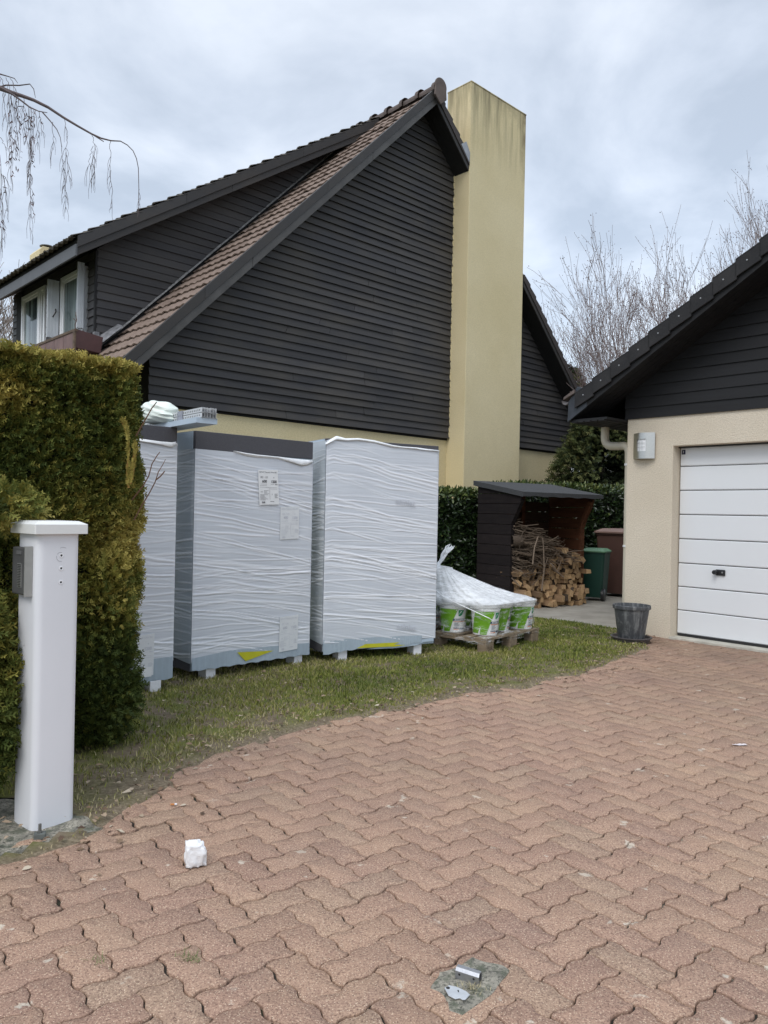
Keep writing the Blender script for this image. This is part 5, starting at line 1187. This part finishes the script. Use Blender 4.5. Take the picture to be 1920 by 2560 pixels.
# brushwood: a tangle nobody could count
V = MB(); rd = random.Random(31)
for k in range(420):
    x = abs(rd.gauss(0, .42)) if rd.random() < .6 else rd.uniform(0, .95); x = min(x, .98); top = float(np.interp(x, [0, .3, .55, .75, 1.0], [1.18, 1.12, .98, .86, .74])); bot = float(np.interp(x, [0, .5, 1.0], [.42, .46, .62]))
    z = rd.uniform(bot, top); L = rd.uniform(.3, .75); a = rd.gauss(-.25, .5); y = rd.uniform(-.14, .35); tl = rd.gauss(-.16, .2)
    d = Vector((math.cos(a) * rd.choice([1, 1, -1]), math.sin(a) - .3, tl)).normalized(); p = Vector((x, y, z)) - d * L * .4; r = rd.choice([.0025, .003, .004, .005, .008, .011])
    pts = []
    for q in np.linspace(0, 1, 5):
        c = p + d * L * q + Vector((0, 0, .03 * math.sin(q * 3 + k))) + Vector((rd.gauss(0, .006), rd.gauss(0, .006), rd.gauss(0, .006))); c.x = min(max(c.x, .02), SW - .05); c.y = min(max(c.y, -.22), .66); pts.append(c)
    V.tube(pts, [r, r, r * .9, r * .8, r * .6], 5)
bw = V.build('brushwood', woodm('grey_brown_sticks', (.07, .048, .035), (.19, .145, .105), (9, 9, 9)), None, smooth=True); bw.location = (1.775, 10.60, .025); bw.rotation_euler = (0, 0, SA); tag(bw, 'tangle of sticks and prunings above the split logs', 'sticks', kind='stuff')
rl = empty('round_log', sl(.10, -.10, .93), SA + .35, 'round sawn log lying on the sticks, its pale disc facing out', 'log')
m = MB(); m.tube([(-.10, .10, 0), (.0, 0, 0)], .075, 20, cap=False); m.build('bark', BARK, rl, smooth=True); 
m = MB(); V_ = [(0.0, 0.0, 0)]; dd = Vector((1, -1, 0)).normalized(); sdv = Vector((1, 1, 0)).normalized()
m.add([dd * .001 + sdv * .074 * math.cos(a) + Vector((0, 0, .074 * math.sin(a))) for a in np.linspace(0, 2 * np.pi, 20, endpoint=False)], [tuple(range(20))]); m.build('cut_face', simple('grey_cut_face', (.30, .24, .18), .9, .2, 30, .4), rl)
for pts, lb in (([(.18, -.24, .62), (.19, -.26, .85), (.24, -.27, .99)], 'thin crooked stick leaning in front of the round log'), ([(.40, -.20, .24), (.42, -.22, .55), (.38, -.24, .85), (.36, -.24, .98)], 'thick grey branch standing upright against the logs'), ([(.55, -.22, .62), (.66, -.24, .50), (.78, -.25, .42)], 'forked stick lying across the front of the heap')):
    m = MB(); m.tube(pts, [.012, .010, .008, .007][:len(pts)], 8); m.tube([Vector(pts[1]), Vector(pts[1]) + Vector((.06, -.01, .16))], [.006, .003], 6)
    o = m.build('branch', simple('grey_branch', (.20, .15, .11), .9, .3, 40), None, smooth=True); o.location = (1.775, 10.60, .025); o.rotation_euler = (0, 0, SA); tag(o, lb, 'branch')
# ============================================================ BINS
def bin_(name, loc, rz, w, d, h, mb, ml, label, seed=0):
    e = empty(name, loc, rz, label, 'wheelie bin'); k = .80
    m = MB(); P0 = rrect(w * k, d * k, .03, 4, -w * k / 2, -d * k / 2); P1 = rrect(w, d, .04, 4, -w / 2, -d / 2); n = len(P0)
    vs = [(x, y, .05) for x, y in P0] + [(x, y, h * .9) for x, y in P1] + [(x * 1.05, y * 1.05, h * .9 + .005) for x, y in P1] + [(x * 1.05, y * 1.05, h * .94) for x, y in P1]
    m.add(vs, [tuple(range(n))[::-1]] + [(r * n + i, r * n + (i + 1) % n, (r + 1) * n + (i + 1) % n, (r + 1) * n + i) for r in range(3) for i in range(n)])
    for q in (-.22, .22): m.box((q * w - .02, -d / 2 - .006, .25 * h), (q * w + .02, -d / 2 + .03, h * .86))
    m.build('body', mb, e, bevel=.004)
    m = MB(); P = rrect(w * 1.1, d * 1.12, .05, 5, -w * .55, -d * .56); P2 = rrect(w * .8, d * .8, .05, 5, -w * .4, -d * .4); n = len(P)
    vs = [(x, y, h * .93) for x, y in P] + [(x, y, h * .955) for x, y in P] + [(x, y, h) for x, y in P2]
    m.add(vs, [tuple(range(n))[::-1], tuple(range(2 * n, 3 * n))] + [(r * n + i, r * n + (i + 1) % n, (r + 1) * n + (i + 1) % n, (r + 1) * n + i) for r in (0, 1) for i in range(n)]); lid = m.build('lid', ml, e, bevel=.004)
    m = MB(); m.tube([(-w * .35, -d * .58, h * .90), (-w * .35, -d * .66, h * .90), (w * .35, -d * .66, h * .90), (w * .35, -d * .58, h * .90)], .012, 8); m.build('grip', ml, e, smooth=True)
    for q in (-1, 1):
        m = MB(); m.lathe([(0, -.025), (.085, -.025), (.095, -.018), (.095, .018), (.085, .025), (0, .025)], 20); wl = m.build('wheel', BLKP, e, smooth=True); wl.location = (q * w * .45, d * .36 - .1 * 0, .095); wl.rotation_euler = (0, R_(90), 0)
    return e
GRB = simple('green_bin_plastic', (.008, .045, .032), .45, .12, 5); GRL = simple('pale_green_lid', (.10, .22, .12), .5, .15, 8); BRB = simple('brown_bin_plastic', (.075, .038, .03), .5, .12, 5); BRLI = simple('brown_bin_lid', (.17, .105, .085), .5, .12, 6)
bin_('wheelie_bin', (3.30, 11.85, .025), R_(150), .36, .40, .80, GRB, GRL, 'small dark green bin with a pale green lid between the log store and the garage')
bin_('wheelie_bin', (3.92, 12.55, .025), R_(140), .62, .66, 1.10, BRB, BRLI, 'large brown wheelie bin with a lighter brown lid behind the green bin')
# ============================================================ PLANT POT
t = NT('streaked_grey_pot'); sk = t.noise(1, t.map((22, 22, 2.0)), det=6, rough=.7); n = t.noise(14, det=5, rough=.7)
c = t.mix(t.ramp(sk, [(.48, 0.), (.72, .7)]), (.058, .062, .068), (.30, .31, .31)); c = t.mix(t.ramp(n, [(.55, 0.), (.7, .35)]), c, (.35, .35, .34)); POTM = t.fin(c, .6, t.bump(n, .2, .003))
pot = empty('plant_pot', (2.640, 8.08, .035), 0, 'weathered grey tapered plant pot with pale streaks, by the garage corner', 'plant pot')
MB().lathe([(0, 0), (.128, 0), (.134, .01), (.178, .315), (.192, .318), (.195, .33), (.195, .352), (.190, .358), (.180, .355), (.172, .30), (.168, .27), (0, .27)], 48).build('shell', POTM, pot, smooth=True)
MB().lathe([(.1715, .285), (.12, .29), (0, .288)], 24).build('soil', simple('grey_soil', (.12, .125, .125), .95, .3, 30, 1), pot)
sa = empty('pot_saucer', (2.640, 8.08, .004), 0, 'dark round plastic saucer under the grey plant pot', 'saucer')
MB().lathe([(0, 0), (.178, 0), (.200, .045), (.212, .047), (.213, .056), (.195, .056), (.182, .03), (0, .028)], 48).build('saucer_rim', simple('saucer_grey', (.085, .075, .075), .6, .15, 12), sa, smooth=True)
wd = empty('pot_weed', (2.68, 8.05, .32), 0, 'small withered green weed in the grey plant pot', 'plant')
P = np.random.default_rng(4).normal(0, .022, (40, 3)) * [1.6, 1, .5]; V, F, T = leaf_cloud(P, np.tile([0, 0, 1.], (40, 1)), np.full(40, .9), .04, .012, 5); bulk('weed_leaf', V, F, simple('weed_green', (.22, .25, .09), .8, .3, 40), wd)
m = MB(); [m.tube([(0, 0, 0), (.03 * k, -.02, .03), (.05 * k, -.01, .055)], .0012, 4) for k in (-1, 1, .4)]; m.build('dry_stem', simple('straw', (.3, .24, .14), .9), wd)
# ============================================================ SMALL THINGS ON THE DRIVE
rd = np.random.default_rng(9)
def lumpy(name, w, d, h, loc, rz, mat, label, cat, amp=.25, n=14):
    V = []; F = []
    import itertools
    me = bpy.data.meshes.new(name); import bmesh
    bm = bmesh.new(); bmesh.ops.create_cube(bm, size=1); bmesh.ops.subdivide_edges(bm, edges=bm.edges[:], cuts=n, use_grid_fill=True)
    for v in bm.verts:
        p = np.array(v.co); q = (vnoise(p[None], 5, 2)[0] - .5) * amp + (vnoise(p[None], 14, 3)[0] - .5) * amp * .5
        p = p * (1.10 - .42 * (p @ p) ** 1.5); cut = max(0, p[0] + p[2] - .55) * .5
        p = p * (1 + q) - np.array([cut * .5, 0, cut * .5]); v.co = (p[0] * w, p[1] * d, (p[2] + .5) * h)
    bm.to_mesh(me); bm.free(); me.materials.append(mat); me.polygons.foreach_set('use_smooth', [True] * len(me.polygons)); o = bpy.data.objects.new(name, me); COL.objects.link(o); o.location = loc; o.rotation_euler = (0, 0, rz); return tag(o, label, cat)
t = NT('polystyrene_chunk'); v = t.voro(260); EPSC = t.fin((.83, .83, .84), .8, t.bump(v, .6, .003))
lumpy('foam_block', .072, .066, .082, (-.672, 2.83, 0.002), R_(20), EPSC, 'broken white polystyrene block lying on the red paving', 'foam block')
blob_sheet('cement_patch', [(.150, 2.115), (.196, 2.205), (.255, 2.235), (.30, 2.285), (.395, 2.215), (.352, 2.145), (.315, 2.09), (.245, 2.02), (.205, 2.03)], .004, CEM, h=.006)
gs = empty('gate_stop', (.265, 2.155, 0), R_(-28), 'short galvanised steel channel bolted to the cement patch in the paving', 'gate stop')
STG = simple('galvanised_steel', (.42, .43, .46), .34, .12, 22, .08, metal=.85)
m = MB(); w_, h_, L_ = .026, .036, .070
Pc = [(-w_ / 2, .006), (-w_ / 2, h_ - .008), (-w_ / 2 + .006, h_), (w_ / 2 - .006, h_), (w_ / 2, h_ - .008), (w_ / 2, .006), (w_ / 2 - .0025, .006), (w_ / 2 - .0025, h_ - .009), (w_ / 2 - .007, h_ - .0025), (-w_ / 2 + .007, h_ - .0025), (-w_ / 2 + .0025, h_ - .009), (-w_ / 2 + .0025, .006)]
m.prism([(-L_ / 2, y, z) for y, z in Pc], (L_, 0, 0)); m.build('channel', STG, gs)
for q in (-.023, .020):
    m = MB().lathe([(0, .0003), (.0032, .0002), (.0034, 0)], 12); o = m.build('screw_hole', BLKP, gs); o.location = (q, -w_ / 2 - .0002, .020); o.rotation_euler = (R_(90), 0, 0)
m = MB().box((.005, .014, .012), (.024, .022, .030)); m.build('bolt_head', simple('dark_bolt', (.10, .10, .11), .6, metal=.5), gs, bevel=.003)
gp = empty('ground_plate', (.222, 2.085, .009), R_(-30), 'flat pale metal plate with one hole beside the steel channel', 'metal plate')
m = MB(); Pp = [(-.036, .004), (-.030, .022), (-.008, .026), (.022, .022), (.036, .014), (.034, -.012), (.028, -.016), (.018, -.014), (.010, -.024), (-.012, -.020)]
m.prism([(x, y, 0) for x, y in Pp], (0, 0, .003)); m.build('plate', simple('dull_plate', (.50, .52, .54), .5, .1, 40, .1, metal=.3), gp, bevel=.001)
for x, y, r in ((-.027, .008, .0055), (.002, .012, .0022), (.0045, .008, .002)): m = MB().lathe([(0, .0036), (r, .0036), (r, .002)], 14); o = m.build('bolt_hole', BLKP, gp); o.location = (x, y, 0)
# dry grass caught in the patch, tufts in the joints
def tuft(name, loc, n, L, mat, label, cat, seed, spread=.02, flat=.6):
    r = np.random.default_rng(seed); V = []; F = []
    for k in range(n):
        p = np.array([r.normal(0, spread), r.normal(0, spread * .6), 0]); a = r.uniform(0, 6.28); l = L * r.uniform(.5, 1.2); d = np.array([math.cos(a) * flat, math.sin(a) * flat, r.uniform(.15, .8)]); w = .0009
        s = np.array([-math.sin(a), math.cos(a), 0]) * w; b = len(V); V += [p - s, p + s, p + d * l * .5 + s * .7, p + d * l * .5 - s * .7, p + d * l * np.array([1.15, 1.15, .8])]; F += [(b, b + 1, b + 2, b + 3), (b + 3, b + 2, b + 4)]
    o = MB().add(V, F).build(name, mat); o.location = loc; return tag(o, label, cat)
STRAW = simple('dry_straw', (.38, .33, .20), .9, .3, 60); TG = simple('tuft_green', (.10, .15, .035), .8, .3, 50)
tuft('dry_grass_tuft', (.268, 2.115, .008), 60, .03, STRAW, 'dry straw-coloured grass caught under the steel channel', 'grass tuft', 1)
tuft('grass_tuft', (-.545, 2.235, .0), 45, .045, TG, 'thin green grass tuft growing from a paving joint at the bottom', 'grass tuft', 2)
tuft('grass_tuft', (-.80, 2.22, .0), 22, .035, TG, 'smaller grass tuft in a joint left of the larger tuft', 'grass tuft', 3)
m = MB(); V = []
for i in range(9):
    for j in range(5): V.append((i * .018 - .07 + rd.normal(0, .002), (j - 2) * .010 * (1.5 - abs(i - 5) * .2) + rd.normal(0, .002), .004 + .010 * rd.random()))
m.add(V, [(i * 5 + j, (i + 1) * 5 + j, (i + 1) * 5 + j + 1, i * 5 + j + 1) for i in range(8) for j in range(4)]); o = m.build('plastic_scrap', simple('pink_white_scrap', (.72, .64, .64), .3, .1, 50), None, smooth=True); o.scale = (.6, .6, .5); o.location = (2.10, 4.45, .003); o.rotation_euler = (0, 0, .1); tag(o, 'crumpled pale wrapper on the paving at the right edge', 'litter')
def butt(x, y, a, lb):
    m = MB(); m.tube([(-.013, 0, .005), (.004, 0, .005)], .0042, 8, 0); m.tube([(.0041, 0, .005), (.014, .001, .005)], .0040, 8, 1); o = m.build('cigarette_end', [simple('filter_orange', (.50, .20, .06), .8), WHT]); o.location = (x, y, .003); o.rotation_euler = (0, 0, a); tag(o, lb, 'cigarette end')
butt(-.905, 3.38, .2, 'orange cigarette end near the grass edge')
# fallen leaves and crumbs
r = np.random.default_rng(77); N = 1500; P = np.column_stack([r.uniform(-1.6, 3.2, N * 6), r.uniform(2.3, 9, N * 6)]); s = wob(P); k = (np.abs(s - .05) < np.abs(r.normal(0, .16, N * 6))) | ((s > 0) & (r.random(N * 6) < .08)); P = P[k][:N]; n = len(P)
sz = r.uniform(.005, .022, n); a = r.uniform(0, 6.28, n); z = np.clip(wob(P) * .22, -.06, .012) + .012 + r.random(n) * .012; z = np.where(wob(P) < 0, .004, z); V = []; F = []
ca, sa_ = np.cos(a), np.sin(a)
def loc_(u, v, w): return np.column_stack([P[:, 0] + (u * ca - v * sa_) * sz, P[:, 1] + (u * sa_ + v * ca) * sz, z + w * sz])
V = np.stack([loc_(-1, 0, 0), loc_(-.2, .5, r.uniform(0, .5, n)), loc_(.5, .45, r.uniform(0, .6, n)), loc_(1.1, 0, .1), loc_(.4, -.5, r.uniform(0, .5, n)), loc_(-.3, -.45, 0.1)], 1); b = np.arange(n)[:, None] * 6; F = np.vstack([b + np.array([[0, 1, 2, 3]]), b + np.array([[0, 3, 4, 5]])])
t = NT('dead_leaf'); c = t.ramp(t.island(), [(0., (.07, .04, .025)), (.4, (.20, .13, .08)), (.75, (.34, .25, .17)), (1., (.50, .43, .33))]); lf = bulk('fallen_leaves', V.reshape(-1, 3), F, t.fin(c, .85)); tag(lf, 'dead leaves and crumbs scattered along the edge of the lawn', 'dead leaves', kind='stuff')
# ============================================================ TREES
def grow(mb, p, d, L, r, depth, rd, up=.25, fork=(2, 4), thin=.62, droop=0, tips=None, minr=.003, n=4, side=.5, segs=4):
    pts = [p.copy()]; rr = [r]; cur = p.copy(); dd = d.copy()
    for k in range(segs):
        dd = (dd + Vector((rd.gauss(0, .10), rd.gauss(0, .10), rd.gauss(0, .05) + up * .25 - droop * .25))).normalized(); cur = cur + dd * (L / segs); pts.append(cur.copy()); rr.append(max(minr, r * (1 - .55 * (k + 1) / segs)))
    mb.tube(pts, rr, 5 if r > .03 else (4 if r > .01 else 3), cap=False)
    if depth == 0:
        if tips is not None: tips.append((cur, dd))
        return
    for k in range(rd.randint(*fork)):
        f = rd.uniform(.25, 1.0); i = min(int(f * segs), segs - 1); q = pts[i].lerp(pts[i + 1], f * segs - i)
        nd = (dd + Vector((rd.gauss(0, side), rd.gauss(0, side), rd.gauss(0, side * .5) + up))).normalized(); grow(mb, q, nd, L * rd.uniform(.55, .85), max(minr, r * (1 - .5 * f) * thin), depth - 1, rd, up, fork, thin, droop, tips, minr, n, side, segs)
    grow(mb, cur, dd, L * .75, max(minr, r * .45), depth - 1, rd, up, fork, thin, droop, tips, minr, n, side, segs)
TWIG = simple('purple_brown_twig', (.20, .155, .145), .9, .25, 8); TRUNK = simple('grey_bark', (.12, .10, .085), .95, .3, 12, 1.)
def vase_tree(x, y, zf, n, L, label, seed, lean=0, spread=1.0):
    e = empty('bare_tree', (x, y, 0), 0, label, 'tree', 'bare trees behind the garage'); rd = random.Random(seed)
    m = MB(); m.tube([(0, 0, -.1), (.02, 0, zf * .5), (0, 0, zf)], [.16, .13, .11], 10); m.build('trunk', TRUNK, e, smooth=True)
    m = MB(); tips = []
    for k in range(n):
        a = 2 * math.pi * k / n + rd.gauss(0, .3); s = rd.uniform(.15, spread)
        d = Vector((math.cos(a) * s + lean, math.sin(a) * s, 1 - s * .50)).normalized(); grow(m, Vector((0, 0, zf - rd.uniform(0, .4))), d, L * rd.uniform(.8, 1.1), .034, 4, rd, up=.22, fork=(2, 3), tips=tips, minr=.0034, side=.40)
    # buds along the outer twigs
    m.build('crown', TWIG, e)
    P = np.array([np.array(t_[0]) - np.array(t_[1]) * random.uniform(0, .5) for t_ in tips for _ in range(3)]) + np.random.default_rng(seed).normal(0, .03, (len(tips) * 3, 3))
    V, F, T = leaf_cloud(P, np.tile([0, 0, 1.], (len(P), 1)), np.full(len(P), .5), .028, .022, seed); bulk('bud', V, F, simple('bud', (.10, .06, .055), .9), e)
    e['label'] = label; return e
vase_tree(6.6, 18.5, 2.3, 17, 2.05, 'bare many-stemmed tree showing over the low end of the garage roof', 3, -.22)
vase_tree(8.7, 19.0, 3.2, 11, 2.1, 'bare tree behind the middle of the garage roof slope', 8)
vase_tree(10.6, 18.5, 4.2, 10, 2.2, 'bare tree at the right edge behind the garage roof', 15)
# conifers behind
t = NT('yew_foliage'); CON = t.fin(t.ramp(t.attr(), [(0., (.007, .011, .005)), (.45, (.02, .03, .012)), (.75, (.075, .09, .028)), (1., (.22, .21, .085))]), .8, spec=.2)
def conifer(x, y, h, r, label, seed, n=9000, zb=.3):
    e = empty('conifer_tree', (x, y, 0), 0, label, 'tree', 'conifers behind the house and garage'); rd = np.random.default_rng(seed); rr_ = random.Random(seed)
    m = MB(); m.tube([(0, 0, -.1), (0, 0, h * .9)], [.16, .03], 8); m.build('trunk', TRUNK, e)
    P, Nn, T = [], [], []; nb = 130
    for k in range(nb):
        f = rd.random() ** .8; z = zb + (h - zb) * f; R0 = r * (1 - f) ** .6 * rd.uniform(.75, 1.1) + .2; a = rd.random() * 6.28; m_ = n // nb
        u = rd.random(m_) ** .6; w = rd.normal(0, .13, m_) * (.4 + u); p = np.column_stack([np.cos(a) * R0 * u - np.sin(a) * w, np.sin(a) * R0 * u + np.cos(a) * w, z + .20 * u * np.sin(u * 3) - .25 * u ** 2 + rd.normal(0, .06, m_)])
        P.append(p); Nn.append(np.tile([np.cos(a), np.sin(a), -.1], (m_, 1))); T.append(np.clip(.12 + .75 * u ** 2 + rd.normal(0, .12, m_) - .1, 0, 1))
    P, Nn, T = map(np.concatenate, (P, Nn, T)); V, F, TT = sprays(P, Nn, T, (.08, .17), wid=.009, up=-.1, spread=.4, pairs=3, seed=seed); bulk('crown', V, F, CON, e, col=TT)
    m = MB(); m.lathe([(0, zb), (r * .45, zb + .2), (r * .40, h * .45), (.05, h * .85)], 12); return e
conifer(4.9, 21.3, 5.5, 1.9, 'golden-tipped conifer rising between the house roof and the garage roof', 2, 11000)
conifer(4.6, 16.2, 3.6, 1.5, 'dark drooping conifer behind the laurel hedge between house and garage', 5, 22000)
conifer(6.2, 17.0, 4.2, 1.6, 'dense conifer close behind the garage eave', 6, 16000)
conifer(7.6, 22.5, 4.0, 2.4, 'broad dark conifer farther back behind the garage', 9, 6000)
conifer(2.9, 24.5, 3.5, 2.6, 'dark conifer farther back behind the house corner', 11, 5000)
# bare tree far left
e = empty('bare_tree', (-13.8, 26, 0), 0, 'pale twiggy bare tree in the distance left of the dormer', 'tree'); rd = random.Random(5)
m = MB(); m.tube([(0, 0, -.1), (0, 0, 4)], [.2, .12], 8); m.build('trunk', TRUNK, e)
m = MB()
for k in range(12): a = k * .52; s = rd.uniform(.2, .8); grow(m, Vector((0, 0, 3 + rd.random())), Vector((math.cos(a) * s, math.sin(a) * s, 1)).normalized(), 2.0, .05, 4, rd, up=.12, fork=(2, 4), side=.45, minr=.008)
m.build('crown', simple('pale_twig', (.30, .25, .22), .9, .2, 5), e)
# weeping birch: trunk just outside the frame, one bough reaching in
e = empty('weeping_birch', (-5.2, 7.2, 0), 0, 'weeping birch bough with long hanging twigs entering at the upper left', 'tree')
o = Vector((-5.2, 7.2, 0)); k_ = .2411
def bp(x, y, Y=7.0): return at(k_ * x, 160 + k_ * y, Y) - o
m = MB(); m.tube([(0, 0, -.1), (.1, 0, 2.5), (0, .1, 5.0), (.2, 0, 7.5)], [.20, .17, .13, .07], 12); m.build('trunk', simple('birch_bark', (.45, .43, .40), .8, .4, 5), e, smooth=True)
BT = simple('birch_twig', (.11, .085, .085), .9, .2, 10); m = MB(); rd = random.Random(2)
main = [(-420, 150), (-150, 200), (0, 250), (130, 300), (240, 335), (350, 375), (500, 450), (650, 550), (800, 640), (950, 725), (1050, 770), (1150, 795), (1250, 800), (1320, 840), (1380, 900), (1415, 980), (1435, 1080), (1440, 1300), (1436, 1420), (1440, 1560)]
m.tube([Vector((.1, .05, 5.6))] + [bp(x, y) for x, y in main], [.05] + list(np.interp(np.arange(len(main)), [0, 3, 9, 12, 19], [.034, .018, .0085, .005, .0022])), 6)
m.tube([bp(950, 725), bp(1020, 770), bp(1075, 805)], [.006, .005, .004], 5)
m.tube([bp(x, y, 6.9) for x, y in [(-200, 190), (0, 245), (130, 315), (220, 380), (310, 450), (400, 490), (490, 505)]], [.02, .014, .010, .008, .007, .005, .003], 5)
m.tube([bp(x, y, 7.1) for x, y in [(-200, 280), (0, 238), (60, 220), (200, 222), (310, 208), (350, 260), (368, 350)]], [.01, .008, .007, .006, .005, .004, .002], 5)
m.tube([bp(x, y, 7.1) for x, y in [(-200, 60), (0, 105), (80, 128), (150, 150), (185, 200)]], [.01, .007, .005, .004, .002], 5)
m.tube([bp(x, y, 6.9) for x, y in [(440, 500), (520, 590), (590, 680), (625, 760), (640, 860)]], [.006, .005, .004, .003, .003], 5)
def hang(x0, y0, x1, y1, nb, Y=7.0, r=.0024, sub=True):
    n = 10; pts = []
    for i in range(n + 1): q = i / n; pts.append((x0 + (x1 - x0) * q ** .7 + rd.gauss(0, 5), y0 + (y1 - y0) * q))
    m.tube([bp(a, b, Y) for a, b in pts], list(np.linspace(r, .0014, n + 1)), 4)
    if sub:
        for k in range(nb):
            i = rd.randint(1, n - 1); a, b = pts[i]; L = rd.uniform(60, 260); sx = rd.choice([-1, 1]) * rd.uniform(10, 38); yy = Y + rd.gauss(0, .1)
            m.tube([bp(a, b, Y), bp(a + sx * .6, b + L * .25, yy), bp(a + sx, b + L * .6, yy), bp(a + sx * .9, b + L, yy)], [.002, .0019, .0016, .0012], 3)
for h in [(20, 300, 70, 600, 3), (0, 760, 75, 900, 2), (95, 300, 120, 1240, 12), (120, 310, 115, 1150, 12), (165, 330, 175, 950, 12), (185, 340, 200, 700, 6), (240, 340, 265, 810, 7), (300, 440, 315, 1830, 16), (315, 440, 320, 1600, 16), (330, 450, 300, 1280, 9), (345, 460, 350, 1010, 6), (370, 470, 392, 890, 4), (400, 490, 436, 745, 4), (545, 600, 555, 890, 5), (640, 850, 665, 1300, 8), (665, 565, 700, 760, 2), (700, 750, 680, 950, 3), (680, 940, 672, 1540, 9), (690, 950, 735, 1300, 4), (955, 730, 985, 890, 2), (985, 880, 945, 1270, 6), (975, 900, 985, 1335, 5), (965, 850, 912, 1080, 3), (1148, 795, 1140, 1200, 3), (1140, 1100, 1172, 1640, 5), (1438, 1300, 1450, 1510, 2),
          (0, 940, 30, 1900, 14), (-10, 1000, 15, 1950, 14), (30, 1150, 90, 1640, 5), (40, 1160, 115, 1320, 3), (5, 130, 60, 330, 3), (60, 140, 120, 400, 4), (110, 150, 200, 420, 4)]: hang(*h)
m.build('branch', BT, e)
V = []; 
P = []
for x0, x1, y0, y1, n in ((85, 215, 380, 1150, 60), (240, 370, 470, 800, 45), (300, 350, 900, 1600, 18), (0, 60, 1250, 1800, 16), (400, 440, 520, 740, 6)):
    for k in range(n): P.append(bp(rd.uniform(x0, x1), rd.uniform(y0, y1), 7.0 + rd.gauss(0, .08)))
P = np.array(P); V, F, T = leaf_cloud(P, np.tile([.2, 0, -1.], (len(P), 1)), np.full(len(P), .5), .045, .010, 3, .35); bulk('catkin', V, F, simple('catkin', (.14, .09, .09), .9), e)
